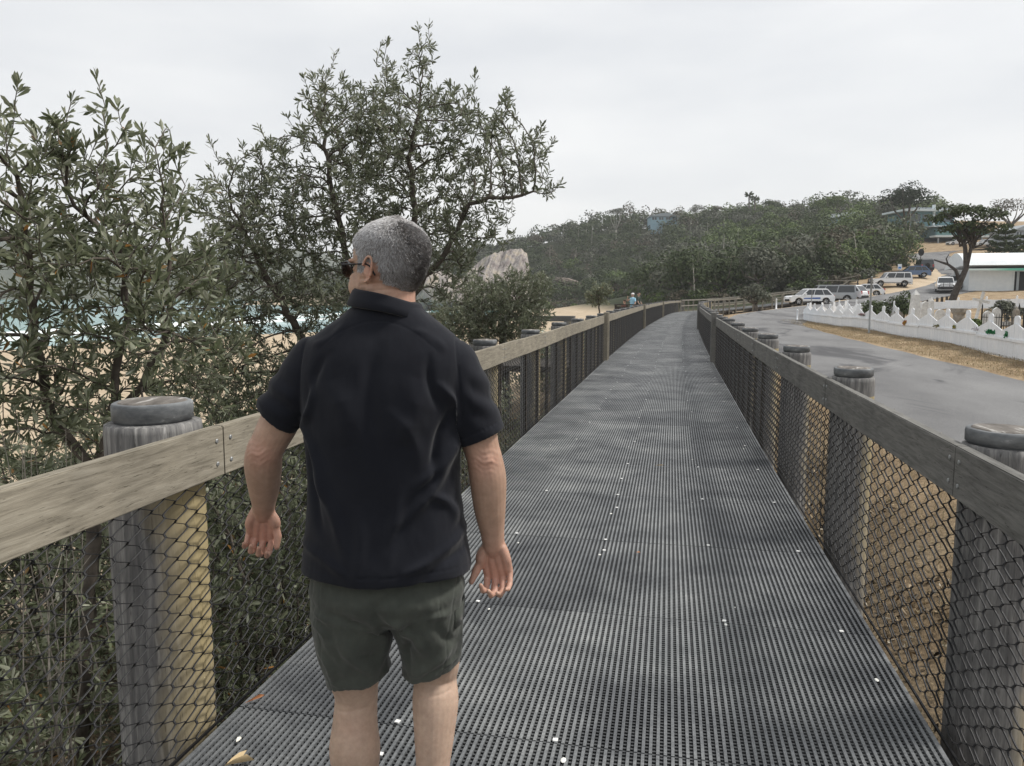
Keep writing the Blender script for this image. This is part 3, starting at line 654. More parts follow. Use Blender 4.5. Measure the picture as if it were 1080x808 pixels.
# dense low shrubs right behind the left railing, under the trees
def shrub_pts(cx, cy, rx, ry, z0, z1, n, rg):
    u = unit(rg.normal(size=(n, 3))) * rg.uniform(.2, 1, (n, 1)) ** .5
    return np.stack([cx + u[:, 0] * rx, cy + u[:, 1] * ry, (z0 + z1) / 2 + u[:, 2] * (z1 - z0) / 2], 1)
for i, (cx, cy, rx, ry, z1, lab) in enumerate([
        (-3.1, 4.6, .9, 1.1, .75, 'dense leafy bush pressed against the left railing mesh, just past the big near pile'), (-3.3, 6.6, 1.0, 1.3, .9, 'dense leafy bush behind the left railing where the man walks'),
        (-3.6, 9.0, 1.1, 1.4, .9, 'leafy bush behind the left railing beyond the man, before the two small piles'), (-3.7, 2.4, 1.1, 1.2, -.12, 'low leafy bush seen through the nearest left mesh')]):
    rg = np.random.default_rng(40 + i); g_ = gz(cx, cy); A = shrub_pts(cx, cy, rx, ry, g_ + .1, z1, int(1500 * rx * ry + 60), rg)
    nodes, par = grow([[(cx, cy, g_ - .05), (cx + .05, cy, g_ + .3)], [(cx, cy, g_), (cx + .4, cy + .2, g_ + .4)], [(cx, cy, g_), (cx - .4, cy - .2, g_ + .4)]], A, .10, 1.2, .08, 120, rg)
    rad, ch = radii(nodes, par); t_ = tag(empty('bush', (cx, cy, g_)), lab, 'bush', 'bushes behind the left railing'); org = np.array([cx, cy, g_])
    branch_mesh(nodes - org, par, rad, ch).build('stems', BARK, t_, True); V, F = leafy(nodes - org, par, rad, ch, rg, .0075, 6, .075, .02); fast_mesh('foliage', V, F, BANK, t_)
rgq = np.random.default_rng(55)
for i, (px_, d, rx, z1, lab) in enumerate(((30, 8.5, 1.7, .45, 'tangled grey green thicket on the sand behind the far left tree, leftmost'), (150, 9.0, 1.8, .3, 'tangled thicket on the sand seen above the big near pile'), (255, 9.5, 1.7, .6, 'tangled thicket on the sand between the two banksia trees, left of the man'), (-60, 7.5, 1.5, .2, 'thicket at the very left edge above the handrail'))):
    c_ = at(px_, 400, d); g_ = gz(c_[0], c_[1]); hh = z1 - g_; A = np.array([c_[0], c_[1], g_ + hh * .55]) + unit(rgq.normal(size=(900, 3))) * rgq.uniform(.1, 1, (900, 1)) ** .5 * np.array([rx, rx, hh * .5])
    nodes, par = grow([[(c_[0], c_[1], g_ - .1), (c_[0] + .1, c_[1], g_ + hh * .4)], [(c_[0], c_[1], g_), (c_[0] + .6, c_[1], g_ + hh * .4)], [(c_[0], c_[1], g_), (c_[0] - .6, c_[1] + .2, g_ + hh * .4)]], A, .14, 1.4, .1, 120, rgq)
    rad, ch = radii(nodes, par); org = np.array([c_[0], c_[1], g_]); t_ = tag(empty('thicket', tuple(org)), lab, 'shrub', 'thickets on the sand'); branch_mesh(nodes - org, par, rad, ch).build('stems', BARK, t_, True); V, F = leafy(nodes - org, par, rad, ch, rgq, .0085, 7, .08, .024); fast_mesh('foliage', V, F, BANK, t_)
# bare dead twigs at far left
mb = MB(); rg = random.Random(5)
for k in range(9):
    a = at(rg.uniform(15, 85), 545, 3.9); p = np.array([a[0], a[1], -1.6]); top = at(rg.uniform(5, 95), rg.uniform(435, 480), 3.9); n = 7
    pts = [p + (top - p) * i / n + np.array([rg.gauss(0, .02), rg.gauss(0, .02), 0]) * (i > 0) for i in range(n + 1)]; mb.tube(pts, np.linspace(.006, .0015, n + 1), 4, False)
    for j in range(3, n):
        e = pts[j] + np.array([rg.gauss(0, .1), rg.gauss(0, .1), rg.uniform(.08, .2)]); mb.tube([pts[j], (pts[j] + e) / 2 + np.array([.01, 0, 0]), e], [.003, .002, .001], 3, False)
tag(mb.build('dead_twigs', nmat('dead_twig', [(.3, (.13, .115, .10)), (.7, (.24, .22, .19))], 20, .9, .1)), 'bare grey dead twigs standing behind the nearest stretch of left handrail', 'twigs')
# ground cover
def scatter(n, x0, x1, y0, y1, zoff, Lr, Wr, mat, name, up=.8, seed=1, mask=None, clump=None):
    rg = np.random.default_rng(seed); X = rg.uniform(x0, x1, n); Y = rg.uniform(y0, y1, n)
    if clump:
        cx = rg.uniform(x0, x1, clump); cy = rg.uniform(y0, y1, clump); k = rg.integers(0, clump, n); X = cx[k] + rg.normal(size=n) * .12; Y = cy[k] + rg.normal(size=n) * .12
    if mask is not None: m_ = mask(X, Y); X, Y = X[m_], Y[m_]
    Z = ground(X, Y) + rg.uniform(0, 1, len(X)) * zoff; D_ = unit(rg.normal(size=(len(X), 3)) * (1 - up) + np.array([0, 0, up]))
    V, F = leaf_mesh(np.stack([X, Y, Z], 1), D_, rg.uniform(*Lr, len(X)), rg.uniform(*Wr, len(X)), rg=rg); return tag(fast_mesh(name, V, F, mat), kind='stuff')
DRY = leafmat('dry_blade', [(.32, .245, .15), (.44, .35, .22), (.26, .20, .12), (.52, .43, .28), (.20, .18, .11)], .2, .8, .1)
scatter(26000, 1.2, 3.6, -1, 22, .02, (.03, .10), (.003, .008), DRY, 'dry_grass', .55, 21)
scatter(26000, 7.95, 10.3, 14, 60, .02, (.03, .09), (.006, .014), DRY, 'dry_grass', .6, 22)
LIT = leafmat('fallen_leaf', [(.10, .07, .04), (.20, .14, .08), (.06, .045, .03), (.33, .24, .14), (.5, .46, .38), (.03, .025, .02)], 0, .8, .1)
scatter(16000, .6, 2.6, -1, 20, .03, (.04, .09), (.012, .025), LIT, 'leaf_litter', .12, 23, lambda X, Y: X < 1.5 + .9 * np.sin(Y * 1.3) ** 2)
scatter(16000, -6, -1.4, .5, 16, .05, (.05, .10), (.015, .03), LIT, 'leaf_litter', .15, 24)
scatter(60000, -5.8, -1.6, .3, 16, .6, (.05, .09), (.012, .024), BANK, 'ground_cover', .3, 25, None, 330)

# ------------------------------------------------------------------ tree crowns further off
def crown(n, rx, ry, rz, rg, fs=.35, lobes=9, flat=.45, gap=0):
    """many small leaf-clump faces spread through the lobes of a crown; origin at crown centre"""
    c = unit(rg.normal(size=(lobes, 3))) * rg.uniform(.35, .72, (lobes, 1)); c[:, 2] = np.abs(c[:, 2]) * 1.0 - .25; lr = rg.uniform(.30, .52, lobes)
    k = rg.integers(0, lobes, n); u = unit(rg.normal(size=(n, 3))); u[:, 2] = np.where(u[:, 2] < -flat, -u[:, 2], u[:, 2]); rr = lr[k] * rg.uniform(.62, 1.06, n) ** .6
    P = (c[k] + u * rr[:, None]) * np.array([rx, ry, rz]); nr = unit(u + rg.normal(size=(n, 3)) * .38 + np.array([0, 0, .2])); s = fs * rg.uniform(.5, 1.3, n)[:, None]
    a = unit(np.cross(nr, rg.normal(size=(n, 3)))); b = np.cross(nr, a)
    V = np.stack([P - a * s * .5, P - b * s * .32 + nr * s * .08, P + a * s * .5, P + b * s * .36], 1)
    return V.reshape(-1, 3)
def quads(n): return np.arange(n * 4).reshape(-1, 4)
FOR = [leafmat('forest_leaf_dark', [(.034, .05, .02), (.052, .072, .028), (.07, .092, .038), (.044, .06, .026)], .12, .7, .2),
       leafmat('forest_leaf_green', [(.055, .09, .022), (.085, .125, .034), (.115, .155, .046), (.07, .10, .028)], .12, .7, .2),
       leafmat('forest_leaf_grey', [(.07, .078, .056), (.10, .108, .078), (.14, .145, .108), (.08, .088, .066)], .12, .7, .2),
       leafmat('forest_leaf_brown', [(.07, .06, .04), (.09, .08, .05), (.055, .055, .035), (.11, .095, .07)], .12, .7, .2)]
M_TR = nmat('tree_bark', [(.3, (.06, .05, .042)), (.7, (.16, .14, .12))], 3, .9, .4, .03)
M_TRP = nmat('pale_bark', [(.3, (.25, .23, .20)), (.7, (.42, .40, .36))], 3, .9, .3, .03)
# ------------------------------------------------------------------ forested hill
def pxd(x, y):
    v = np.array([x, y, 0.]) - CC; dd = (v[0] * CF[0] + v[1] * CF[1]); return 540 + FPX * (v[0] * CR[0] + v[1] * CR[1]) / (dd * math.cos(PITCH) ** 0 + 1e-6) * math.cos(PITCH), math.hypot(x, y)
rg = np.random.default_rng(77); FV = [[], [], [], []]; pts = []; tries = 0
cell = {}
DM = ([280, 330, 480, 545, 640, 676, 692, 740, 830, 880, 900, 960, 990], [430, 390, 258, 240, 226, 200, 138, 112, 116, 122, 132, 158, 240])
while tries < 110000 and len(pts) < 3600:
    tries += 1; px_ = rg.uniform(290, 985); d = 105 + 325 * rg.uniform() ** .8; 
    if d < np.interp(px_, *DM): continue
    v = at(px_, 300, d); x, y = v[0], v[1]
    sp = 3.3 + d / 130; key = (int(x // 6), int(y // 6)); ok = True
    for a in (-1, 0, 1):
        for b_ in (-1, 0, 1):
            for (qx, qy) in cell.get((key[0] + a, key[1] + b_), ()):
                if (qx - x) ** 2 + (qy - y) ** 2 < sp * sp: ok = False
    if not ok: continue
    i = np.argmin((ROAD[:, 0] - x) ** 2 + (ROAD[:, 1] - y) ** 2)
    if math.hypot(ROAD[i, 0] - x, ROAD[i, 1] - y) < 8.5: continue
    if 49 < x < 90 and 195 < y < 232: continue
    cell.setdefault(key, []).append((x, y)); pts.append((x, y, px_, d))
PX = np.array(pts); PZ = ground(PX[:, 0], PX[:, 1])
TRV = MB()
for (x, y, px_, d), z in zip(pts, PZ):
    if z < -2.2: continue
    r = rg.uniform(2.5, 4.8) * (1 + d / 800); h = r * rg.uniform(.75, 1.25); n = int(np.clip(75000 / d, 170, 600)); zc = z + h * .55 + rg.uniform(.0, 1.9)
    if px_ < 560: zc -= .6
    nse = noise.noise(Vector((x * .03, y * .03, 3)))
    k = 1 if (nse + rg.normal() * .22 > .12 and px_ > 720) else (0 if rg.uniform() < .62 else (2 if rg.uniform() < .62 else 3))
    FV[k].append(crown(n, r, r, h, rg, fs=.30 + d * .0019, lobes=int(rg.integers(5, 10))) + np.array([x, y, zc]))
    if rg.uniform() < .05: 
        a = rg.uniform(-.6, .6, 2); TRV.tube([(x - a[0], y - a[1] - r * .8, z - .5), (x, y - r * .75, zc), (x + a[0], y - r * .5, zc + h * .8)], [.11, .08, .03], 4)
hero = 0
for (x, y, px_, d), z in zip(pts, PZ):     # larger domed crowns standing out of the scrub
    if z < -1 or d > 300 or px_ < 600 or px_ > 885 or hero > 170 or rg.uniform() > .16: continue
    hero += 1; r = rg.uniform(3.8, 5.6) * (1 + d / 1200); k = int(rg.choice([0, 1, 1, 2, 0])); FV[k].append(crown(int(np.clip(150000 / d, 500, 1200)), r, r, r * .72, rg, fs=.26 + d * .0015, lobes=6, flat=.2) + np.array([x, y, z + r * .62 + 1.2]))
for i in range(330):                      # low scrub along the foot of the hill
    px_ = rg.uniform(560, 965) if i > 90 else rg.uniform(500, 700); d0 = np.interp(px_, *DM); d = d0 + rg.uniform(-7, 9); v = at(px_, 300, d); x, y = v[0], v[1]
    j = np.argmin((ROAD[:, 0] - x) ** 2 + (ROAD[:, 1] - y) ** 2); 
    if math.hypot(ROAD[j, 0] - x, ROAD[j, 1] - y) < 8.0 or np.min((DECK[::10, 0] - x) ** 2 + (DECK[::10, 1] - y) ** 2) < 12: continue
    r = rg.uniform(1.1, 2.3) * (1 + d / 500); FV[int(rg.choice([0, 2, 3, 1]))].append(crown(260, r, r, r * .7, rg, fs=.26 + d * .0012, lobes=6) + np.array([x, y, gz(x, y) + r * .25]))
fo = None; Vs = []; Fs = []; MI = []; base = 0
for k in range(4):
    if not FV[k]: continue
    V = np.concatenate(FV[k]); n = len(V) // 4; Vs.append(V); Fs.append(quads(n) + base); MI.append(np.full(n, k)); base += len(V)
fo = fast_mesh('forest', np.concatenate(Vs), np.concatenate(Fs), FOR[0]); [fo.data.materials.append(m_) for m_ in FOR[1:]]
fo.data.polygons.foreach_set('material_index', np.concatenate(MI).astype(np.int32)); tag(fo, kind='stuff')
tag(TRV.build('forest_stems', M_TRP), kind='stuff'); print('forest', len(pts))

def tree(name, label, px_, py, d, rx, ry, rz, mat, n=1500, fs=.4, lobes=12, lean=(0, 0), trunk=.25, tm=M_TR, cat='tree', group=None, seed=1, limbs=5, flat=.45, z0=None):
    """crown centre shows at pixel px,py at distance d; stands on the ground below"""
    rg = np.random.default_rng(seed); c = at(px_, py, d); bx, by = c[0] + lean[0], c[1] + lean[1]; g_ = gz(bx, by) if z0 is None else z0
    t_ = tag(empty(name, (bx, by, g_)), label, cat, group); cc = c - np.array([bx, by, g_]); mb = MB()
    m_ = cc * .55; mb.tube([(0, 0, -.5), tuple(m_ * .5 + np.array([.05, .03, 0])), tuple(m_)], [trunk * 1.15, trunk * .9, trunk * .7], 8)
    for i in range(limbs):
        a = i * 2.4 + rg.uniform(0, 1); e = cc + np.array([math.cos(a) * rx * .6, math.sin(a) * ry * .6, rg.uniform(-.1, .6) * rz]); mid = (m_ + e) / 2 + np.array([math.cos(a) * rx * .12, math.sin(a) * ry * .12, -rz * .1])
        mb.tube([tuple(m_ * .95), tuple(mid), tuple(e)], [trunk * .6, trunk * .35, trunk * .1], 6)
    mb.build('trunk', tm, t_, True)
    V = crown(n, rx, ry, rz, rg, fs, lobes, flat) + cc; fast_mesh('crown', V, quads(len(V) // 4), mat, t_); return t_
TG = 'bushy trees along the foot of the hill'
for i, a in enumerate([
    ('shrub', 'round grey green shrub growing up through the far fence at the bend of the walk', 797, 311, 83, 1.75, 1.6, 1.75, FOR[2], 1500, .26),
    ('bushy_tree', 'dark bushy tree at the foot of the hill above the far bend of the walk', 762, 292, 112, 4.6, 4, 4.0, FOR[0], 1800, .4),
    ('bushy_tree', 'grey green bushy tree directly above the round shrub on the far bend', 800, 283, 112, 4.4, 4, 4.6, FOR[2], 1800, .4),
    ('bushy_tree', 'dark tree at the foot of the hill just above the white and blue striped car', 838, 285, 116, 4.2, 4, 4.0, FOR[0], 1800, .4),
    ('bushy_tree', 'rounded dark green tree above the timber platform', 868, 284, 122, 4.4, 4, 3.8, FOR[0], 1800, .42),
    ('bushy_tree', 'rounded green tree behind the timber platform, dome shaped', 896, 276, 130, 4.6, 4.2, 3.8, FOR[1], 1900, .4),
    ('bushy_tree', 'broad dome tree above the white off road car beside the bare bank', 925, 268, 142, 6.0, 5, 4.4, FOR[0], 2200, .42),
    ('bushy_tree', 'rounded tree at the road edge where the road disappears uphill', 948, 258, 155, 5.2, 5, 4.6, FOR[1], 2000, .42),
    ('bushy_tree', 'dark tree on the slope left of the teal house, above the road edge tree', 925, 245, 190, 6.2, 5, 4.5, FOR[0], 2000, .5),
    ('bushy_tree', 'pale olive shrub tree low behind the left railing at the foot of the hill', 708, 300, 150, 3.4, 3, 2.8, FOR[2], 1400, .4),
    ('bushy_tree', 'dark tree at the foot of the hill straight over the end of the walk', 730, 285, 118, 4.4, 4, 5.2, FOR[0], 1900, .42),
]):
    tree(*a[:4], a[4], a[5], a[6], a[7], a[8], a[9], a[10], seed=100 + i, group=TG if a[0] == 'bushy_tree' else None, cat='tree' if a[0] != 'shrub' else 'shrub')
# single trees on the skyline
tree('rounded_tree', 'very large dark rounded tree on the skyline left above the teal house', 956, 211, 205, 6.2, 6, 5.2, leafmat('dark_crown_leaf', [(.012, .02, .010), (.022, .034, .016), (.03, .044, .022)], .05, .8, .15), 3200, .5, 16, trunk=.5, seed=201)
tree('rounded_tree', 'paler olive tree on the skyline against the very large dark one', 936, 222, 232, 4.4, 4, 4.4, FOR[2], 1800, .42, 10, seed=202)
tree('rounded_tree', 'domed dark tree at the top of the wooded hill left of the blue gabled house', 878, 214, 262, 5.6, 5, 3.4, FOR[1], 2000, .5, 10, seed=203)
tree('umbrella_tree', 'flat topped pale tree standing proud of the skyline left of the hilltop house', 650, 224, 320, 4.6, 4, 2.9, FOR[2], 900, .45, 12, seed=204, tm=M_TRP, trunk=.3)
tree('umbrella_tree', 'flat topped open tree on the skyline right of the hilltop house', 736, 221, 318, 3.8, 4, 2.6, FOR[2], 800, .45, 12, seed=205, tm=M_TRP, trunk=.3)
tree('umbrella_tree', 'small open tree on the skyline just left of the two palms', 757, 221, 316, 3.2, 3, 2.2, FOR[3], 600, .45, 10, seed=206, tm=M_TRP, trunk=.25)
tree('rounded_tree', 'dark tree breaking the skyline right of the two palms', 812, 215, 300, 4.6, 4, 2.2, FOR[0], 1300, .5, 8, seed=207)
tree('thin_crowned_tree', 'thin brownish tree on the skyline at the right edge above the conifer', 1068, 219, 205, 6.0, 5, 3.6, FOR[3], 1100, .38, 14, seed=208, trunk=.35, limbs=8)
for i, (px_, py, h) in enumerate(((790, 206, 5), (796, 210, 3.4))):
    d = 300; c = at(px_, py, d); g_ = gz(c[0], c[1]); t_ = tag(empty('palm_tree', (c[0], c[1], g_)), ('tall palm standing out of the wooded skyline, left one of the pair', 'shorter palm on the wooded skyline, right one of the pair')[i], 'palm', 'palms on the skyline')
    H_ = c[2] - g_; MB().tube([(0, 0, -.5), (.2, 0, H_ * .5), (0, 0, H_)], [.35, .28, .24], 7).build('trunk', M_TR, t_, True); rgp = np.random.default_rng(i); P = []; D_ = []
    for k in range(26):
        a = k * 2.4; e = rgp.uniform(-.5, .9); dv = np.array([math.cos(a) * math.cos(e), math.sin(a) * math.cos(e), math.sin(e)]); P.append((0, 0, H_)); D_.append(dv)
    V, F = leaf_mesh(np.array(P), np.array(D_), np.full(26, 2.0), np.full(26, .6), -.6, rgp); fast_mesh('crown', V, F, FOR[0], t_)
# leaning coastal tree by the road
d = 70; B0 = at(1003, 320, d); org = np.array([B0[0], B0[1], gz(B0[0], B0[1])])
t_ = tag(empty('leaning_tree', tuple(org)), 'leaning dark tree with forked trunk and flat wide crown in front of the white building', 'tree')
def q70(px_, py): return at(px_, py, d) - org
mb = MB(); f1 = q70(1019, 283)
mb.tube([(0, 0, -.6), (0, 0, 0), q70(1009, 305), f1, q70(1018, 262), q70(1016, 252)], [.34, .29, .25, .2, .15, .10], 9)
mb.tube([f1, q70(1024, 262), q70(1026, 248), q70(1036, 238)], [.16, .13, .10, .05], 7)
mb.tube([q70(1012, 296), q70(1008, 285), q70(1000, 279), q70(985, 274)], [.16, .13, .10, .05], 6)
mb.tube([q70(1000, 279), q70(998, 273), q70(1001, 268)], [.07, .05, .02], 5); mb.tube([q70(1026, 262), q70(1036, 258), q70(1048, 246)], [.09, .06, .03], 5)
rgt = random.Random(3)
for k in range(42):
    a = (rgt.uniform(1012, 1028), rgt.uniform(246, 262)); e = (rgt.uniform(980, 1056), rgt.uniform(220, 246)); p = q70(*a); q_ = q70(*e) + np.array([0, rgt.uniform(-2.2, 2.2), 0]); mb.tube([p, (p * .6 + q_ * .4) + np.array([0, 0, .3]), q_], [.075, .045, .014], 5)
mb.build('trunk', nmat('dark_bark', [(.3, (.03, .026, .024)), (.7, (.085, .075, .068))], 4, .9, .4, .03), t_, True)
cv = []; rgc = np.random.default_rng(9)
for px_, py, r, hh, n in ((1005, 226, 1.7, 1.0, 700), (985, 232, 1.0, .9, 300), (1025, 224, 1.8, .9, 700), (1043, 230, 1.5, 1.0, 520), (1054, 240, 1.0, .8, 260), (1012, 240, 1.9, 1.0, 420), (1034, 243, 1.6, .9, 340), (1056, 226, .8, .5, 150), (996, 243, 1.1, .8, 220), (1020, 250, 1.4, .6, 120)):
    cv.append(crown(n, r, r * 1.2, hh, rgc, .22, 7) + q70(px_, py))
cv = np.concatenate(cv); fast_mesh('crown', cv, quads(len(cv) // 4), FOR[0], t_)
# tiered conifers
def conifer(px_, ptop, pbase, d, rad, label, seed, tiers=9):
    c = at(px_, pbase, d); top = at(px_, ptop, d)[2]; g_ = gz(c[0], c[1]); H_ = top - g_; t_ = tag(empty('tiered_conifer', (c[0], c[1], g_)), label, 'conifer', 'conifers with level tiers'); rgp = np.random.default_rng(seed)
    MB().tube([(0, 0, -.5), (0, 0, H_)], [.24, .03], 7).build('trunk', M_TR, t_, True); V = []; mb = MB()
    for i in range(tiers):
        z = H_ * (.14 + .84 * i / tiers); r = rad * (1 - i / tiers) ** .75 + .15
        for k in range(7):
            a = k * .9 + i * .5 + rgp.uniform(-.2, .2); e = np.array([math.cos(a) * r, math.sin(a) * r, .12 * r])
            n = 110; u = rgp.uniform(.12, 1, (n, 1)); P = np.array([0, 0, z]) + e * u + np.array([0, 0, -1.]) * (.22 * r * np.sin(u * 3)) + rgp.normal(size=(n, 3)) * np.array([.16, .16, .07]) * (r * .35 + .2)
            s = .24; aa = unit(rgp.normal(size=(n, 3)) * np.array([1, 1, .5])); bb = unit(np.cross(aa, rgp.normal(size=(n, 3)))); V.append(np.stack([P - aa * s, P - bb * s * .4, P + aa * s, P + bb * s * .4], 1).reshape(-1, 3))
    V = np.concatenate(V); fast_mesh('crown', V, quads(len(V) // 4), FOR[0], t_)
conifer(1058, 231, 283, 128, 3.3, 'tiered conifer with level branches right of the leaning tree, above the white roof', 1)
conifer(1078, 243, 283, 132, 2.8, 'second smaller tiered conifer cut by the right edge, above the white roof', 2, 8)
conifer(909, 210, 226, 262, 1.7, 'slim small conifer on the skyline behind the blue gabled house', 3, 6)
# ------------------------------------------------------------------ cliffs and rocks
FWD0 = np.array([-math.sin(YAW), math.cos(YAW), 0])
def rock(name, label, cat, px_, py, d, rx, ry, rz, mat, seed, rot=0, group=None):
    c = at(px_, py, d); o = MB().ball((0, 0, 0), 1, 48, 28).build(name, mat, None, True, c); me = o.data
    for v in me.vertices:
        p = v.co.copy(); n1 = noise.fractal(p * 1.3 + Vector((seed, 0, 0)), 1, 2, 6); n2 = noise.noise(Vector((p.x * 3 + p.z * 2.2, p.y * 3, p.z * .7 + seed))); 
        v.co = Vector((p.x * rx, p.y * ry, p.z * rz)) * (1 + .2 * n1 + .1 * n2)
    o.rotation_euler = (0, rot, YAW); return tag(o, label, cat, group)
CLF = nmat('cliff_rock', [(.30, (.13, .11, .105)), (.42, (.24, .21, .20)), (.52, (.33, .30, .28)), (.62, (.38, .33, .26)), (.70, (.26, .215, .21))], .35, .95, .9, .4, (1.2, 1.2, .45), .1, 8, 1.7, .6)
CLD = nmat('dark_rock', [(.3, (.07, .058, .05)), (.5, (.16, .135, .115)), (.7, (.24, .205, .18))], .5, .95, .9, .3, None, .1, 8, 1.7, .6)
V = []; nu, nv = 70, 26
for i in range(nu):
    u_ = i / (nu - 1); px_ = 482 + 76 * u_; yt = np.interp(px_, [482, 495, 508, 520, 536, 550, 556, 558], [300, 286, 273, 267.5, 263.5, 262, 268, 280])
    for j in range(nv + 3):
        w_ = min(j, nv) / nv; p = at(px_, 319 + (yt - 319) * w_, 232 + 15 * w_ ** 1.3); g_ = noise.fractal(Vector((u_ * 7 - w_ * 2.2, w_ * 1.5, 0)), 1, 2, 6); g2 = noise.noise(Vector((u_ * 22 - w_ * 6, w_ * 3, 4)))
        p = p + FWD0 * (g_ * 1.9 + g2 * .8) + np.array([0, 0, .5 * g2 * (w_ > .95)])
        if j == nv + 1: p = p + FWD0 * 6 + np.array([0, 0, -.6])
        if j == nv + 2: p = p + FWD0 * 14; p[2] = -3
        V.append(p)
m_ = nv + 3; tag(MB().add(V, [(i * m_ + j, (i + 1) * m_ + j, (i + 1) * m_ + j + 1, i * m_ + j + 1) for i in range(nu - 1) for j in range(m_ - 1)]).build('cliff', CLF, smooth=False), 'pale bare rock cliff sloping to the sand, seen between the banksia and the wooded hill', 'cliff')
rock('cliff', 'lower pale rock face left of the bare cliff, behind the banksia branches', 'cliff', 455, 310, 246, 12, 10, 7, CLF, 5, .1)
rock('rock_outcrop', 'brownish rock outcrop at the foot of the wooded hill above the sand', 'rocks', 619, 303, 258, 2.9, 3, 2.8, CLD, 2, .1, 'rocks under the wooded hill')
rock('rock_outcrop', 'pale flat rock ledge half hidden by trees left of the brownish outcrop', 'rocks', 598, 297, 268, 4.5, 3, 1.2, CLD, 3, .15, 'rocks under the wooded hill')
rock('rock_outcrop', 'small rocks above the sand left of the two distant people', 'rocks', 645, 318, 238, 2.2, 2, 1.2, CLD, 4, .1, 'rocks under the wooded hill')
for k, (p0, d, pts_) in enumerate(((0, 1300, [(-120, 252), (-40, 247), (20, 244), (60, 248), (90, 258), (140, 266), (200, 268), (240, 262), (300, 262), (345, 268), (380, 280), (410, 300), (430, 312)]),)):
    V = []; n = 70; pxs = np.linspace(-150, 430, n); 
    for i, x_ in enumerate(pxs):
        y_ = np.interp(x_, [a for a, b in pts_], [b for a, b in pts_]) + 1.6 * noise.noise(Vector((x_ * .12, 0, 0))) + 1.2 * noise.noise(Vector((x_ * .4, 3, 0)))
        top = at(x_, y_, d); b0 = at(x_, 312, d - 220); b1 = at(x_, 312, d + 300)
        for a in (b0, b0 * .55 + top * .45 + np.array([0, 0, top[2] * .22]), top, b1): p = np.array(a, float); V.append(p if a is not b0 and a is not b1 else (p[0], p[1], SEA - 1))
    F = [(i * 4 + j, (i + 1) * 4 + j, (i + 1) * 4 + j + 1, i * 4 + j + 1) for i in range(n - 1) for j in range(3)]
    tag(MB().add(V, F).build('headland', nmat('headland_scrub', [(.3, (.03, .045, .03)), (.7, (.09, .10, .07))], .02, .95, 0), smooth=True), kind='structure')

for i, (x, y, h, lab) in enumerate(((-3.9, 13.5, .5, 'low grey green bush behind the left railing before the side landing'), (-3.4, 21.5, .7, 'low bush behind the left railing just past the square posts'), (-3.2, 27, .6, 'second low bush behind the left railing past the square posts'), (-3.4, 34, .6, 'low bush behind the far left railing, nearer the lookout'), (-6.5, 19, .1, 'sprawling bush on the sand left of the side landing'))):
    rgb_ = np.random.default_rng(300 + i); g_ = gz(x, y); t_ = tag(empty('bush', (x, y, g_)), lab, 'bush', 'bushes behind the left railing'); MB().tube([(0, 0, -.1), (.1, 0, .5), (-.05, 0, h - g_ - .3)], [.05, .04, .015], 5).build('stems', BARK, t_)
    hh = (h - g_) / 2; V = crown(5200, 1.3, 2.6, hh * 1.25, rgb_, .085, 14) + np.array([0, 0, hh]); fast_mesh('foliage', V, quads(len(V) // 4), BANK, t_)
# ------------------------------------------------------------------ painted timber fence of the burial ground
M_WHITE = nmat('white_paint', [(.3, (.72, .75, .78)), (.6, (.82, .84, .86)), (.8, (.84, .85, .85))], 3, .6, .1, .003, (1, 1, .3), .35, 5, 25, .12)
M_BLACK = plain('black_iron', (.02, .02, .022), .5, .4, .4)
FL = smooth_path([(9.4, 17, 0), (9.8, 23, 0), (10.15, 28, 0), (10.35, 34, 0), (10.3, 43, 0), (10.0, 52, 0), (9.75, 60, 0)], .1, 2)
FLs = np.r_[0, np.cumsum(np.linalg.norm(np.diff(FL, axis=0), axis=1))]
def fence_panel(Lb, mat, par, loc, rz, seed, hp=1.08, ht=.80, tab=.23, name='fence_panel'):
    r_ = random.Random(seed); mb = MB(); n = max(4, int(Lb / .115)); w = Lb / n
    for i in range(n):
        x0 = i * w; x1 = x0 + w - .006; y_ = r_.uniform(-.004, .004); z = []
        for x in (x0, x1):
            u = abs(x - Lb / 2) / (Lb / 2); z.append(ht + (hp - ht) * max(0, 1 - u) ** .92)
        mb.add([(x0, y_ - .01, .06), (x1, y_ - .01, .06), (x1, y_ - .01, z[1]), (x0, y_ - .01, z[0]), (x0, y_ + .01, .06), (x1, y_ + .01, .06), (x1, y_ + .01, z[1]), (x0, y_ + .01, z[0])],
               [(0, 1, 2, 3), (7, 6, 5, 4), (3, 2, 6, 7), (0, 3, 7, 4), (1, 5, 6, 2)])
    o = mb.build(name, mat, par, loc=loc); o.rotation_euler.z = rz
    MB().box(0, Lb - .01, -.035, -.014, .0, .17).box(0, Lb, .013, .05, .52, .60).build('fence_board', mat, o)
    pr = [(-tab, .0), (tab, 0), (tab, hp + .14), (tab * .8, hp + .19), (tab * .45, hp + .215), (0, hp + .22), (-tab * .45, hp + .215), (-tab * .8, hp + .19), (-tab, hp + .14)]
    MB().prism([(a + Lb / 2, b) for a, b in pr], -.045, -.016).build('fence_post', mat, o, fixn=True); return o
wf = tag(empty('picket_fence', (10, 40, -.3)), 'long white painted timber fence with peaked top along the dry verge', 'fence')
s = 0; k = 0; LB = 2.25
while s < FLs[-1] - LB * .5:
    p = np.array([np.interp(s, FLs, FL[:, j]) for j in (0, 1)]); q_ = np.array([np.interp(s + LB, FLs, FL[:, j]) for j in (0, 1)]); z_ = gz(*((p + q_) / 2))
    fence_panel(math.hypot(*(q_ - p)), M_WHITE, wf, (p[0] - 10, p[1] - 40, z_ + .3 + random.uniform(-.015, .015)), math.atan2(q_[1] - p[1], q_[0] - p[0]), k, 1.08 + random.uniform(-.02, .02)); s += LB; k += 1
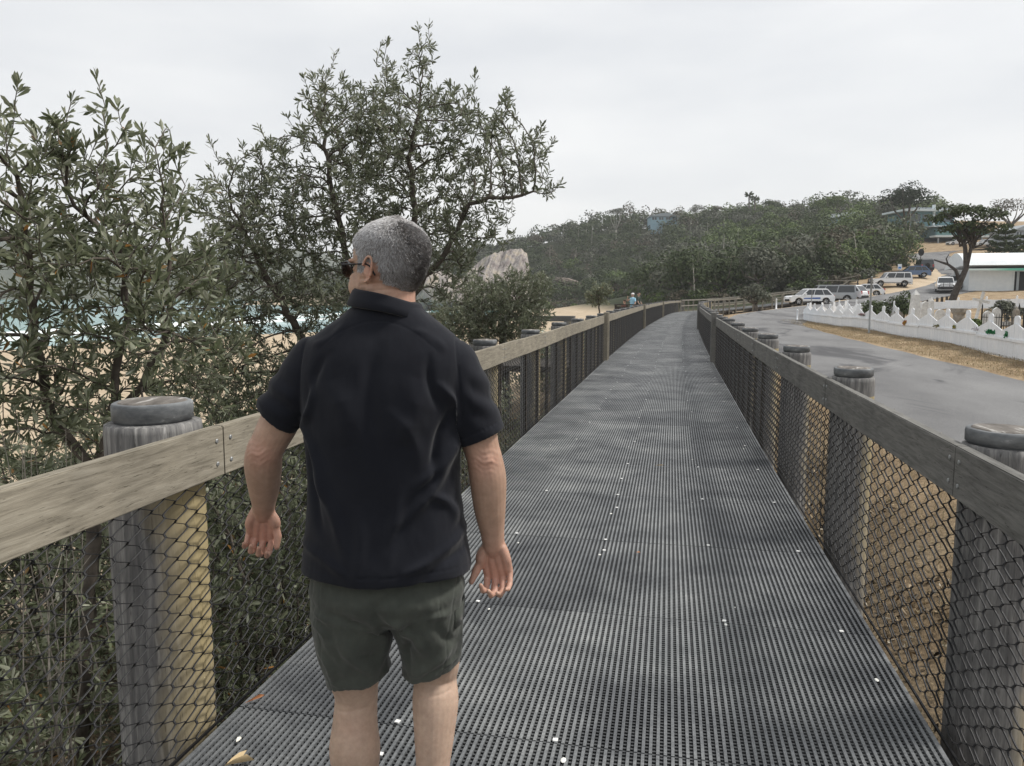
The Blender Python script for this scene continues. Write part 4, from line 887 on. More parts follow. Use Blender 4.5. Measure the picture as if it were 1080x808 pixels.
def run_fence(label, P, hp, ht, Lb, mat, name='picket_fence', tab=.1):
    f = tag(empty(name, (P[0][0], P[0][1], gz(*P[0]))), label, 'fence'); Q = poly_resample(np.array([(a, b, 0) for a, b in P]), Lb)
    for i in range(len(Q) - 1):
        a, b = Q[i], Q[i + 1]; fence_panel(math.hypot(*(b - a)[:2]), mat, f, (a[0] - P[0][0], a[1] - P[0][1], gz(*((a + b) / 2)[:2]) - f.location.z), math.atan2(b[1] - a[1], b[0] - a[0]), i, hp, ht, tab)
run_fence('short white peaked fence closing the far end of the burial ground near the striped car', [(9.9, 60.6), (13.8, 63.4)], 1.06, .7, 1.25, M_WHITE)
run_fence('low white fence along the back of the burial ground below the dry lawn', [(13.9, 63.8), (19.5, 62.2), (23.5, 56), (26, 48)], .62, .58, 2.2, M_WHITE, tab=.07)
run_fence('white peaked inner fence standing among the graves near the far end', [(11.6, 58), (12.4, 52), (12.8, 47)], 1.15, .75, 1.6, M_WHITE)
# garlands and flowers hung on the fence top
def flowers(px_, py, d, w, h, n, cols, label, seed, cat='flowers'):
    rg = np.random.default_rng(seed); c = at(px_, py, d); P = c + np.stack([rg.uniform(-.03, .03, n), rg.uniform(-w, w, n), rg.uniform(-h, h, n)], 1)
    V, F = leaf_mesh(P, unit(rg.normal(size=(n, 3))), rg.uniform(.05, .09, n), rg.uniform(.03, .06, n), rg=rg); fast = fast_mesh('flower_garland', V, F, leafmat('petals_' + cat + str(seed), cols, .1, .6)); tag(fast, label, cat, 'flowers and tinsel hung on the white fence')
def fence_hit(px_):
    v = ray(px_, 340); best = None
    for p in FL:
        e = abs(math.atan2(p[0], p[1]) - math.atan2(v[0], v[1]))
        if best is None or e < best[0]: best = (e, p)
    return math.hypot(*best[1][:2]) - .12
GR = [(.01, .16, .05), (.02, .22, .08)]; YR = [(.6, .4, .03), (.6, .05, .03), (.5, .3, .05), (.05, .12, .03)]
for i, (px_, py, w, h, n, cols, lab) in enumerate(((1046, 350, .33, .035, 220, GR, 'bright green tinsel string along the top of the white fence'), (1062, 353, .05, .05, 60, GR, 'little tuft of green tinsel at the fence dip nearest the right edge'), (954.5, 340.5, .14, .09, 150, YR, 'yellow and red flower bunch on the white fence, the biggest bunch'),
        (988, 344, .28, .03, 90, [(.05, .12, .03), (.3, .25, .1)], 'dull green garland on the white fence right of the yellow flowers'), (1007, 345, .12, .04, 70, [(.55, .4, .05), (.1, .15, .04)], 'small yellow and green flowers on the fence in front of the leaning tree'), (909, 332, .6, .05, 120, [(.4, .03, .06), (.3, .25, .3), (.05, .12, .04)], 'red and mauve flowers strung on the fence beside the thin steel pole'), (1030, 347, .3, .02, 60, [(.25, .22, .28)], 'faded mauve string of flowers left of the green tinsel'))):
    flowers(px_, py, fence_hit(px_), w, h, n, cols, lab, 60 + i)
# ------------------------------------------------------------------ graves
M_STONE = nmat('pale_gravestone', [(.3, (.42, .42, .41)), (.7, (.66, .66, .64))], 6, .8, .2, .01); M_STONE2 = nmat('weathered_stone', [(.3, (.13, .12, .10)), (.7, (.30, .27, .23))], 6, .9, .5, .02)
def on_g(px_, d): v = at(px_, 340, d); return (v[0], v[1], gz(v[0], v[1]))
def gravestone(kind, px_, d, h, w, mat, label, lean=0):
    o_ = on_g(px_, d); t_ = tag(empty('gravestone', o_, YAW), label, 'gravestone', 'graves behind the white fence'); t_.rotation_euler.y = lean; MB().box(-w * .75, w * .75, -w * .5, w * .5, -.1, .16).build('plinth', mat, t_, bevel=.01)
    mb = MB()
    if kind == 'obelisk': mb.box(-w * .5, w * .5, -w * .5, w * .5, .16, .4); mb.add([(a * w * s_, b_ * w * s_, z) for z, s_ in ((.4, .38), (h * .86, .26), (h, .01)) for a, b_ in ((-1, -1), (1, -1), (1, 1), (-1, 1))], [(i * 4 + j, i * 4 + (j + 1) % 4, (i + 1) * 4 + (j + 1) % 4, (i + 1) * 4 + j) for i in range(2) for j in range(4)])
    elif kind == 'cross': mb.box(-.06, .06, -.05, .05, .16, h); mb.box(-w * .6, -.06, -.049, .049, h * .68, h * .68 + .12); mb.box(.06, w * .6, -.049, .049, h * .68, h * .68 + .12)
    elif kind == 'column': mb.lathe([(w * .5, .16), (w * .42, .3), (w * .36, h * .5), (w * .34, h * .8), (w * .46, h * .88), (w * .5, h)], 16, jit=.06)
    else: mb.prism([(-w * .5, .16), (w * .5, .16), (w * .5, h * .75), (w * .35, h * .92), (0, h), (-w * .35, h * .92), (-w * .5, h * .75)], -.06, .06)
    mb.build('stone', mat, t_, fixn=True)
for a in (('obelisk', 964, 47, 1.95, .62, M_STONE, 'tall white obelisk gravestone, the widest white one beside the dark hedge'), ('slab', 975, 46, 1.35, .45, M_STONE, 'narrow white headstone just right of the tall obelisk'), ('obelisk', 981, 45, 1.6, .34, M_STONE, 'thin white obelisk between the tall obelisk and the leaning tree'),
          ('slab', 991, 44, 1.0, .5, M_STONE, 'low pale headstone right of the thin obelisk'), ('column', 1011, 36, 1.25, .62, M_STONE2, 'dark weathered stone column standing below the foot of the leaning tree'), ('cross', 1028, 48, 1.7, .75, M_STONE, 'white cross gravestone leaning to the right', ),
          ('slab', 1041, 40, 1.05, .42, M_STONE, 'pale headstone inside the black iron railing, left of two'), ('slab', 1050, 41, 1.15, .4, M_STONE, 'pale headstone inside the black iron railing, right of two'), ('obelisk', 1071, 40, 1.2, .35, M_STONE2, 'dark stone grave marker near the right edge behind the iron railing'), ('slab', 947, 48, .8, .5, M_STONE2, 'dull low headstone in front of the dark hedge'), ('cross', 1062, 46, 1.3, .6, M_STONE, 'small white cross behind the iron railing')):
    gravestone(*a[:7], lean=.22 if 'leaning to' in a[6] else 0)
ir = tag(empty('iron_railing', on_g(1035, 38)), 'black iron grave railing with spear tops behind the white fence at right', 'railing'); o0 = np.array(ir.location); R0, R1, R2 = [np.array(on_g(*a)) for a in ((1035, 38), (1092, 35), (1035, 43))]
for A_, B_ in ((R0, R1), (R0, R2), (R2, R2 + (R1 - R0))):
    mb = MB(); n = int(np.linalg.norm(B_ - A_) / .17); 
    for i in range(n + 1):
        p = A_ + (B_ - A_) * i / n - o0; big = i % 8 == 0; mb.tube([p, p + np.array([0, 0, 1.15 if big else .92]), p + np.array([0, 0, 1.28 if big else 1.0])], [.03 if big else .009, .03 if big else .009, .002], 6)
    for z in (.25, .84): mb.bar(A_ - o0 + np.array([0, 0, z]), B_ - o0 + np.array([0, 0, z]), .03, .03)
    mb.build('railing_side', M_BLACK, ir)
def hedge(px_, d, rx, ry, h, label, seed, mat=FOR[0], n=1500):
    o_ = on_g(px_, d); rg = np.random.default_rng(seed); t_ = tag(empty('garden_bush', o_), label, 'bush'); MB().tube([(0, 0, -.1), (.1, 0, h * .4), (-.05, 0, h * .75)], [.06, .045, .02], 5).build('stem', M_TR, t_)
    V = crown(n, rx, ry, h * .62, rg, .14, 10) + np.array([0, 0, h * .5]); fast_mesh('foliage', V, quads(len(V) // 4), mat, t_)
hedge(938, 50, 1.7, 1.4, 1.75, 'dark spreading bush left of the white obelisk behind the fence', 1, FOR[0], 2200)
hedge(952, 50.5, .9, 1.2, 1.9, 'taller dark bush touching the white obelisk', 7, FOR[0], 1300)
hedge(1020, 38, .75, .8, .95, 'low dark bush behind the fence below the leaning tree', 2); hedge(1031, 36.5, .5, .6, .8, 'small green bush beside the iron railing', 3, FOR[1], 800)
hedge(1060, 46, .9, .8, 1.3, 'olive bush behind the iron railing near the right edge', 4, FOR[2]); hedge(923, 52, .45, .5, 1.0, 'small bright green bush behind the peaked fence near the steel pole', 5, FOR[1], 700)
# poles and markers
M_GALV = plain('galvanised_pole', (.26, .27, .27), .5, .5, .3)
def pole(name, label, px_, d, h, r, mat=M_GALV, cat='pole', group=None, cap=None):
    o_ = on_g(px_, d); o = MB().lathe([(r * 1.6, -.2), (r * 1.6, .03), (r, .05), (r, h - .03), (r * 1.15, h - .02), (r * 1.1, h), (r * .4, h + r * .6)], 10).build(name, mat, None, True, o_); return tag(o, label, cat, group)
pole('steel_pole', 'thin grey steel pole on the verge in front of the white fence', 917, 41.6, 2.75, .045)
pole('steel_pole', 'thin pale pole in front of the striped white car', 855, 66, 2.1, .035)
pole('marker_post', 'short white marker post at the far corner of the white fence', 840.5, 60.5, .75, .06, M_WHITE, 'post'); pole('marker_post', 'short white marker post by the far fence near the parked cars', 818, 80, .95, .07, M_WHITE, 'post')
# ------------------------------------------------------------------ buildings
def mglass(name, c, r=.15):
    m, t, b = new_mat(name); b.inputs['Base Color'].default_value = tuple(c) + (1,); b.inputs['Roughness'].default_value = r; b.inputs['Specular IOR Level'].default_value = .7; return m
M_GLASS = mglass('window_glass', (.05, .07, .08)); M_WALLW = nmat('white_wall', [(.3, (.62, .66, .68)), (.7, (.71, .74, .75))], 2, .7, .05, .01)
M_TEAL = nmat('teal_wall', [(.3, (.09, .17, .19)), (.7, (.14, .25, .275))], 1, .7, .05, .01); M_ROOFG = plain('grey_roof', (.33, .36, .38), .6, .3); M_DK = plain('opening_shade', (.025, .027, .03), .7, .3); M_TRIM = plain('pale_trim', (.6, .66, .68), .6); M_BLUEW = nmat('pale_blue_wall', [(.3, (.25, .38, .46)), (.7, (.33, .46, .53))], 1, .7, .05, .01)  # M_DK: near-black colour standing in for shade inside openings
M_TIN = plain('tin_roof_tan', (.45, .38, .30), .6)
c0 = at(1021, 309, 106); cz = gz(c0[0] + 6, c0[1] - 3); bt = tag(empty('white_building', (c0[0], c0[1], cz), YAW - .22), 'long low white building with white barrel roof at the right edge', 'building')
MB().box(0, 24, 0, 5.5, -.8, 2.45).build('wall', M_WALLW, bt)
rf = [( -1.1 + 7.2 * i / 14, 2.35 + 2.15 * math.sin(math.pi * (.06 + .94 * i / 14 * .98)) ** .75) for i in range(15)]
V = []; 
for x in (-.9, 26): V += [(x, a, b) for a, b in rf]
F = [(i, i + 1, i + 16, i + 15) for i in range(14)] + [tuple(range(15)), tuple(range(29, 14, -1))]
MB().add(V, F + [(0, 15, 29, 14)]).build('roof', M_WALLW, bt, fixn=True)
m, t, b = new_mat('fascia_paint'); tc_ = nd(t, 'ShaderNodeTexCoord'); sx = nd(t, 'ShaderNodeSeparateXYZ'); t.links.new(tc_.outputs['Object'], sx.inputs[0]); ml = nd(t, 'ShaderNodeMath', operation='MULTIPLY'); ml.inputs[1].default_value = .08; t.links.new(sx.outputs[0], ml.inputs[0])
t.links.new(ramp(t, ml.outputs[0], [(.1, (.62, .74, .72)), (.3, (.14, .48, .36)), (.48, (.08, .38, .30)), (.6, (.06, .28, .62))]).outputs['Color'], b.inputs['Base Color'])
MB().prism([(-.9, 2.36), (26, 2.12), (26, 2.66), (-.9, 2.56)], -1.26, -1.12).build('fascia', m, bt, fixn=True)
MB().box(4.8, 7.9, -.02, .02, .0, 2.25).build('door_shade_panel', M_DK, bt); MB().box(5.0, 5.25, -.1, -.025, 0, 2.3).box(6.55, 7.75, -.09, -.03, .0, 2.2).build('door', M_ROOFG, bt)  # flat dark panel on the wall, painted as the shade of a doorway
for x in (-.02, 4.6, 8.1): MB().box(x, x + .12, -.05, -.005, -.5, 2.42).build('downpipe', M_WALLW, bt)
# teal house on the rise
hx = at(953, 250, 218); hz = gz(hx[0] + 6, hx[1]); hz = at(985, 257, 216)[2]; th = tag(empty('teal_house', (hx[0], hx[1], hz), YAW + .05), 'flat roofed teal house on stepped levels at the top of the road', 'house'); U = 216 / FPX
def tb(n, x0, x1, y0, y1, py0, py1, mat, par=th): return MB().box((x0 - 953) * U, (x1 - 953) * U, y0, y1, (257 - py1) * U, (257 - py0) * U).build(n, mat, par)
tb('wall', 955, 1001, 0, 9, 226, 241, M_TEAL); tb('roof', 950, 1004, -1.2, 9.5, 224.2, 226, M_TRIM); tb('roof', 962, 1000, 1, 9, 222, 224.1, M_ROOFG)
for a, b_ in ((957, 968), (970, 979), (981, 986), (990, 999)): w_ = tb('window', a, b_, -.06, -.01, 228.5, 235.5, M_GLASS)
tb('chimney', 979.5, 981.2, -.5, .3, 220, 240, M_TRIM)
tb('wall', 978, 1026, -2.5, 8, 241.2, 250, M_TEAL); tb('balcony', 972, 1030, -5.2, -2.6, 249.4, 251, M_TRIM); tb('balustrade', 973, 1029, -5.15, -5.05, 245.4, 249.3, mglass('balustrade_glass', (.10, .24, .24))); tb('roof', 974, 1029, -3.4, -.1, 240.0, 241.1, M_TRIM)
for a, b_ in ((981, 990), (993, 1001), (1004, 1012), (1015, 1023)): tb('window', a, b_, -2.58, -2.51, 242.5, 248.8, M_GLASS)
tb('wall', 976, 1028, -1.0, 7.9, 251.1, 262, M_DK)  # solid garage level, its shaded inside painted as dark colour
for a in (975, 990, 1003, 1016, 1027): tb('column', a, a + .9, -5.0, -4.6, 251.1, 262, M_ROOFG)
# blue gabled house and hilltop house, right hand house
def gable_house(name, label, px_, py, d, wpx, hpx, wall, roof, rise, rz=0, depth=7, wins=3):
    c = at(px_, py, d); U = d / FPX; W_ = wpx * U; H_ = hpx * U; t_ = tag(empty(name, tuple(c), YAW + rz), label, 'house'); MB().box(-W_ / 2, W_ / 2, 0, depth, -5, H_).build('wall', wall, t_)
    rr = rise * U; MB().prism([(-W_ / 2 - .5, H_ - .1), (W_ / 2 + .5, H_ - .1), (W_ / 2 + .5, H_ + .15), (W_ * .12, H_ + rr), (-W_ * .12, H_ + rr), (-W_ / 2 - .5, H_ + .15)], -.6, depth + .6).build('roof', roof, t_, fixn=True)
    for i in range(wins):
        x = -W_ / 2 + W_ * (i + .5) / wins; w_ = MB().box(x - W_ * .32 / wins, x + W_ * .32 / wins, -.05, -.005, H_ * .25, H_ * .82).build('window', M_GLASS, t_); MB().box(x - .05, x + .05, -.09, -.055, H_ * .25, H_ * .82).build('frame', M_TRIM, w_)
gable_house('hilltop_house', 'pale blue house with grey roof half hidden by trees on the hilltop skyline', 701, 233, 320, 28, 4.5, M_BLUEW, M_ROOFG, 3.2, 0, 8, 4)
gable_house('gabled_house', 'pale blue gabled house with tan roof between the domed tree and the big dark tree', 903, 236, 252, 26, 6, M_BLUEW, M_ROOFG, 5, .5, 9, 3)
gable_house('gabled_house', 'low tan roofed house just left of the olive skyline tree', 917, 238, 240, 17, 4, M_TRIM, M_TIN, 3, -.3, 6, 2)
gable_house('verandah_house', 'grey roofed house with pale verandah at the right edge above the conifers', 1086, 254, 200, 26, 9, M_ROOFG, M_ROOFG, 5, 0, 9, 4)
for i, (a, b_, d, c_) in enumerate(((1046, 1, 200, 0),)):
    pass
# ------------------------------------------------------------------ timber platform by the car park and side landing of the walk
pl = tag(empty('timber_platform', tuple(at(882, 306, 112))), 'dark timber landing with rails among the trees behind the parked cars', 'platform'); U = 112 / FPX; P_ = lambda a: (a - 882) * U
for a in (865, 874, 884, 893, 901): MB().box(P_(a) - .07, P_(a) + .07, -.07, .07, -2, (306 - 296) * U).build('post', M_DARKW, pl)
for z in (.35, .75, 1.2): MB().box(P_(864), P_(902), -.11, -.075, z, z + .13).build('rail', M_RAILX if z > 1 else M_DARKW, pl)
MB().box(P_(863), P_(903), -.2, 2.6, -.35, -.12).build('floor', M_DARKW, pl); MB().bar((P_(893), -.3, 1.25), (P_(880), -1.2, .1), .06, .12).bar((P_(886), -.2, 1.5), (P_(901), -.2, 1.9), .05, .12).build('stair_rail', M_RAILX, pl)
ld = tag(empty('side_landing', (-1.8, 17.2, 0)), 'round grey piles and flat beam of a side landing left of the walk', 'landing')
for x, y in ((-3.9, 0), (-2.6, 0.2), (-1.4, .3)):
    pile(x + (-1.8), 17.2 + y, .98, .15, ld, -2.2, 1., int(x * 9), (-1.8, 17.2, 0))
MB().box(-4.6, -.25, -.16, .16, 1.0, 1.12).build('beam', M_RAILR, ld); MB().box(-4.75, -3.2, -.3, .05, 1.125, 1.18).build('beam', M_RAILL, ld)
MB().box(-4.5, -.2, .2, 2.6, -.18, -.05).build('floor', M_DARKW, ld)
for x, y in ((-4.2, 2.6), (-2.4, 2.6), (-.7, 2.6)): pile(x - 1.8, 17.2 + y, 1.0, .14, ld, -2.2, 1., int(x * 7), (-1.8, 17.2, 0))
lc = at(668, 322, 47); lk = tag(empty('lookout', (lc[0], lc[1], 0)), 'small dark timber lookout with rail left of the walk where two people stand', 'lookout')
MB().box(-1.05, 1.05, -1.2, 1.2, -.2, -.03).build('floor', M_DARKW, lk)
for x in (-.98, -.33, .33, .98): MB().box(x - .06, x + .06, -1.2, -1.08, -2.3, 1.0).build('post', M_DARKW, lk)
MB().box(-1.05, 1.05, -1.25, -1.05, 1.003, 1.08).build('rail', M_DARKW, lk); MB().box(-1.0, 1.0, -1.19, -1.16, .1, .95).build('screen', M_DARKW, lk)
# bollards and signs by the parking bay
for i in range(9):
    u = i / 8; px_ = 958 + 12 * u; d = 134 + 12 * u; o_ = on_g(px_ - 1, d); tag(MB().lathe([(.12, -.3), (.12, .75), (.09, .82), (.02, .84)], 8).build('bollard', M_DARKW, None, True, o_), ('lowest', 'second lowest', 'third lowest', 'fourth lowest', 'fifth lowest', 'fourth highest', 'third highest', 'second highest', 'highest')[i] + ' dark timber bollard of the row on the sandy bank beside the uphill road', 'bollard', 'bollards on the sandy bank')
for i in range(6):
    o_ = on_g(972 + i * 5.0, 66 + i * 1.2); tag(MB().lathe([(.1, -.3), (.1, .55), (.07, .62), (.02, .63)], 8).build('bollard', M_DARKW, None, True, o_), ('first', 'second', 'third', 'fourth', 'fifth', 'last')[i] + ' short dark bollard from the left in the row along the dry lawn', 'bollard', 'bollards by the lawn')
o_ = on_g(945.5, 128); sg = tag(empty('parking_sign', o_, YAW), 'small white and blue sign on the bank above the white off road car', 'sign'); MB().tube([(0, 0, -.2), (0, 0, 1.9)], .04, 6).build('post', M_GALV, sg); MB().box(-.3, .3, -.06, -.045, 1.1, 1.9).build('board', M_WHITE, sg, bevel=.004); MB().box(-.2, .2, -.066, -.062, 1.25, 1.5).build('board_mark', plain('sign_blue', (.05, .2, .5)), sg)
o_ = on_g(967, 146); sg = tag(empty('road_sign', o_, YAW), 'dark backed round road sign on a post beside the uphill road', 'sign'); MB().tube([(0, 0, -.2), (0, 0, 2.6)], .06, 6).build('post', M_DARKW, sg); MB().ball((0, -.08, 2.5), (.5, .04, .6), 14, 8).build('board', M_BLACK, sg, True)
# ------------------------------------------------------------------ cars
M_TYRE = plain('tyre_rubber', (.02, .02, .02), .9, .2); M_RIM = plain('alloy_rim', (.42, .43, .44), .3, .5, .8); M_HEAD = mglass('headlight_lens', (.55, .57, .58), .1); M_TAIL = mglass('tail_light_lens', (.35, .02, .02), .2); M_CARG = mglass('car_glass', (.025, .03, .035), .06); M_PLAS = plain('black_plastic', (.025, .025, .027), .6)
def paint(name, c):
    m, t, b = new_mat(name); b.inputs['Base Color'].default_value = tuple(c) + (1,); b.inputs['Roughness'].default_value = .3; b.inputs['Coat Weight'].default_value = .6; b.inputs['Coat Roughness'].default_value = .05; return m
PW, PS, PB, PD, PV = paint('paint_white', (.72, .73, .74)), paint('paint_silver', (.38, .40, .42)), paint('paint_blue', (.05, .10, .20)), paint('paint_charcoal', (.035, .038, .042)), paint('paint_grey', (.28, .30, .32))
def car(label, loc, rz, col, kind='suv', name='parked_car', cat='car', stripe=None, rack=False, bull=False, spare=False, group='cars parked along the uphill road'):
    """length along x, nose at +x"""
    L, Wd, H = {'suv': (4.7, 1.88, 1.70), 'van': (5.0, 1.95, 1.98), 'hatch': (4.3, 1.8, 1.52), 'wagon': (4.9, 1.93, 1.90), 'ute': (5.3, 1.88, 1.80)}[kind]
    t_ = tag(empty(name, loc, rz), label, cat, group); hl = L / 2; r = .36 if kind in ('suv', 'hatch') else .40; gc = .26 if kind != 'hatch' else .2
    belt = H * .58; hood = {'suv': .98, 'van': 1.05, 'hatch': .9, 'wagon': 1.1, 'ute': 1.05}[kind]
    if kind == 'van': A_ = (.86, .60, -.97, -.99)
    elif kind == 'wagon': A_ = (.46, .24, -.94, -.985)
    elif kind == 'ute': A_ = (.42, .2, -.10, -.2)
    elif kind == 'hatch': A_ = (.52, .16, -.66, -.95)
    else: A_ = (.50, .18, -.70, -.95)      # base of windscreen, top, roof end, base of rear glass (share of half length)
    xw = hl * .62; xr = -hl * .60
    def arch(x0):
        return [(x0 + (r + .07) * math.cos(a), r + (r + .07) * math.sin(a)) for a in np.linspace(math.pi * .97, .03 * math.pi, 9)]
    low = [(-hl + .03, gc + .1), (-hl + .12, gc)] + [p for p in arch(xr)] + [p for p in arch(xw)] + [(hl - .15, gc), (hl - .02, gc + .12)]
    up = [(hl, hood * .62), (hl - .06, hood * .86), (hl - .3, hood * .96), (hl * A_[0], hood + .03)]
    up += [(hl * A_[3], belt + .04)] if kind != 'ute' else [(hl * A_[3], belt + .02), (-hl, belt - .02)]
    up += [(-hl, belt - .1), (-hl - .02, hood * .6)]
    prof = low + up; mb = MB(); V = []
    for sgn in (-1, 1):
        for x, z in prof:
            k_ = 1 - .10 * max(0, (z - .75)) - .04 * max(0, abs(x) / hl - .75) * 4 * .5; V.append((x, sgn * Wd / 2 * k_, z))
    n = len(prof); mb.add(V, [tuple(range(n)), tuple(range(2 * n - 1, n - 1, -1))] + [(i, n + i, n + (i + 1) % n, (i + 1) % n) for i in range(n)])
    mb.build('body', col, t_, bevel=0, fixn=True)
    gb = [(hl * A_[0] + .0, hood + .0), (hl * A_[1], H - .05), (hl * A_[1] - .25, H), (hl * A_[2] + .2, H), (hl * A_[2], H - .06), (hl * A_[3], belt)]
    def gpt(x, z, sgn, out=0): k_ = .955 - .17 * max(0, (z - hood)) / (H - hood); return (x, sgn * (Wd / 2 * k_ + out), z)
    V = [gpt(x, z, s_) for s_ in (-1, 1) for x, z in gb]; n = len(gb)
    MB().add(V, [tuple(range(n)), tuple(range(2 * n - 1, n - 1, -1))] + [(i, n + i, n + (i + 1) % n, (i + 1) % n) for i in range(n)]).build('cabin', col, t_, fixn=True)
    zt = H - .13; zb = belt + .05 if kind != 'van' else hood + .08
    def gx(z, front): 
        if front: x0, x1, z0, z1 = hl * A_[0], hl * A_[1], hood, H - .05
        else: x0, x1, z0, z1 = hl * A_[3], hl * A_[2], belt, H - .06
        return x0 + (x1 - x0) * (z - z0) / (z1 - z0)
    f0, f1, b0, b1 = gx(zb, 1) - .12, gx(zt, 1) - .1, gx(zb, 0) + .12, gx(zt, 0) + .12
    cuts = [0, .36, .72, 1] if kind not in ('ute',) else [0, .55, 1]
    if kind == 'van': cuts = [0, .2, .55, 1]; 
    for sgn in (-1, 1):
        for i in range(len(cuts) - 1):
            if kind == 'van' and i == 3: continue
            a, b_ = cuts[i] + .012, cuts[i + 1] - .012
            q4 = [(f0 + (b0 - f0) * a, zb), (f0 + (b0 - f0) * b_, zb), (f1 + (b1 - f1) * b_, zt), (f1 + (b1 - f1) * a, zt)]
            MB().add([gpt(x, z, sgn, .008) for x, z in q4] + [gpt(x, z, sgn, -.01) for x, z in q4], [(0, 1, 2, 3), (7, 6, 5, 4)] + [(j, j + 4, (j + 1) % 4 + 4, (j + 1) % 4) for j in range(4)]).build('side_window', M_CARG, t_, fixn=True)
    for nm, fr, e in (('windscreen', 1, 1), ('rear_window', 0, -1)):
        q4 = []
        for z, wk in ((max(zb, hood + .06), .86), (zt + .03, .78)):
            x = gx(z, fr) + e * .012
            for s_ in ((-1, 1) if not q4 else (1, -1)): q4.append((x, s_ * (gpt(0, z, 1)[1] - .07), z))
        MB().add(q4 + [(x - e * .015, y, z) for x, y, z in q4], [(0, 1, 2, 3), (7, 6, 5, 4)] + [(j, j + 4, (j + 1) % 4 + 4, (j + 1) % 4) for j in range(4)]).build(nm, M_CARG, t_, fixn=True)
    for x0 in (xw, xr):
        for sgn in (-1, 1):
            w_ = MB(); w_.add([(x0 + rr * math.cos(a), sgn * (Wd / 2 - .22 + yy), r + rr * math.sin(a)) for rr, yy in ((r * .3, 0), (r * .96, 0), (r, .03), (r, .17), (r * .95, .2), (r * .66, .2)) for a in np.linspace(0, 2 * math.pi, 20, endpoint=False)], [(i * 20 + j, i * 20 + (j + 1) % 20, (i + 1) * 20 + (j + 1) % 20, (i + 1) * 20 + j) for i in range(5) for j in range(20)])
            w_ = w_.build('wheel', M_TYRE, t_, True, fixn=True); rm = MB(); yy = sgn * (Wd / 2 - .03)
            rm.add([(x0 + rr * math.cos(a), yy - sgn * dd, r + rr * math.sin(a)) for rr, dd in ((r * .66, .0), (r * .62, .03), (r * .2, .03)) for a in np.linspace(0, 2 * math.pi, 20, endpoint=False)] + [(x0, yy - sgn * .01, r)], [(i * 20 + j, i * 20 + (j + 1) % 20, (i + 1) * 20 + (j + 1) % 20, (i + 1) * 20 + j) for i in range(2) for j in range(20) if i == 0 or j % 4 < 2] + [(40 + j, 40 + (j + 1) % 20, 60) for j in range(20)])
            rm.build('rim', M_RIM, w_, fixn=True)
    for sgn in (-1, 1):
        y = sgn * Wd * .36
        MB().box(hl - .22, hl - .005, y - .2, y + .2, hood * .66, hood * .82).build('headlight', M_HEAD, t_, bevel=.01); MB().box(-hl - .025, -hl + .1, sgn * Wd * .40 - .1, sgn * Wd * .40 + .1, hood * .66, hood * .66 + .38).build('tail_light', M_TAIL, t_, bevel=.01)
        MB().box(hl * A_[0] - .45, hl * A_[0] - .28, sgn * (Wd / 2 + .02), sgn * (Wd / 2 + .2), belt + .03, belt + .2).build('wing_mirror', col, t_, bevel=.02)
    MB().box(hl - .02, hl + .03, -Wd * .3, Wd * .3, gc + .1, hood * .62).box(-hl - .05, -hl - .021, -Wd * .42, Wd * .42, gc + .03, gc + .25).build('bumper', M_PLAS, t_, bevel=.01)
    MB().box(-hl - .045, -hl - .027, -.2, .2, hood * .62, hood * .62 + .11).build('number_plate', M_WHITE, t_)
    if stripe:
        for sgn in (-1, 1):
            yy = [sgn * (Wd / 2 * (1 - .1 * .0) + .006), ] ; MB().prism([(-hl * .55 + .5, .62), (hl * .45 - .05, .62), (hl * .45 - .15, .72), (-hl * .55 + .5, .78)], min(yy[0], yy[0] - sgn * .015), max(yy[0], yy[0] - sgn * .015)).build('side_stripe', stripe, t_, fixn=True)
    if rack or kind == 'wagon':
        mb = MB()
        for sgn in (-1, 1): mb.box(hl * A_[2] + .25, hl * A_[1] - .4, sgn * Wd * .34 - .02, sgn * Wd * .34 + .02, H + .05, H + .09)
        for x in (hl * A_[2] + .4, hl * A_[1] - .6): mb.box(x - .03, x + .03, -Wd * .36, Wd * .36, H + .02, H + .06)
        mb.build('roof_rack', M_PLAS, t_)
    if bull:
        mb = MB(); mb.tube([(hl + .1, -.8, .5), (hl + .18, -.6, .95), (hl + .18, .6, .95), (hl + .1, .8, .5)], .04, 6); mb.tube([(hl + .16, -.35, .4), (hl + .18, -.3, 1.1), (hl + .18, .3, 1.1), (hl + .16, .35, .4)], .035, 6); mb.box(hl + .03, hl + .16, -.9, .9, .38, .62); mb.build('bull_bar', M_PLAS, t_)
    if spare: MB().ball((-hl - .15, 0, .95), (.13, .36, .36), 16, 8).build('spare_wheel', M_TYRE, t_, True)
    if kind == 'ute': MB().box(-hl + .08, -hl * .22, -Wd * .40, Wd * .40, belt - .1, belt + .02).build('tray_cover', M_PLAS, t_)
    if kind in ('wagon',): 
        for sgn in (-1, 1): MB().box(-hl * .92, hl * .9, sgn * Wd / 2 - .01, sgn * (Wd / 2 + .03), .5, .56).build('side_moulding', M_PLAS, t_)
    return t_
def cpos(px_, py, d): v = at(px_, py, d); return (v[0], v[1], gz(v[0], v[1]))
LEFT = YAW + math.pi      # nose to the left in the picture
car('white four door car with a blue side stripe, nearest of the parked cars', cpos(853, 322, 87), LEFT + .05, PW, 'suv', stripe=plain('stripe_blue', (.03, .10, .35), .4))
car('silver grey van parked right behind the striped car', cpos(876, 319, 95), LEFT - .15, PV, 'van')
car('white hatchback with its tail to the road, between the grey van and the motorbike', cpos(891, 318, 97), LEFT - .9, PW, 'suv')
car('white hatchback with red tail lights, right of the motorbike', cpos(912, 314, 103), LEFT - .5, PW, 'hatch')
car('white off road wagon with roof rack and black trim, middle of the uphill row', cpos(938.5, 307, 114), LEFT - .12, PW, 'wagon', rack=True, spare=True, bull=True)
car('dark blue wagon parked uphill of the white off road wagon', cpos(961, 301, 127), LEFT - .25, PB, 'suv')
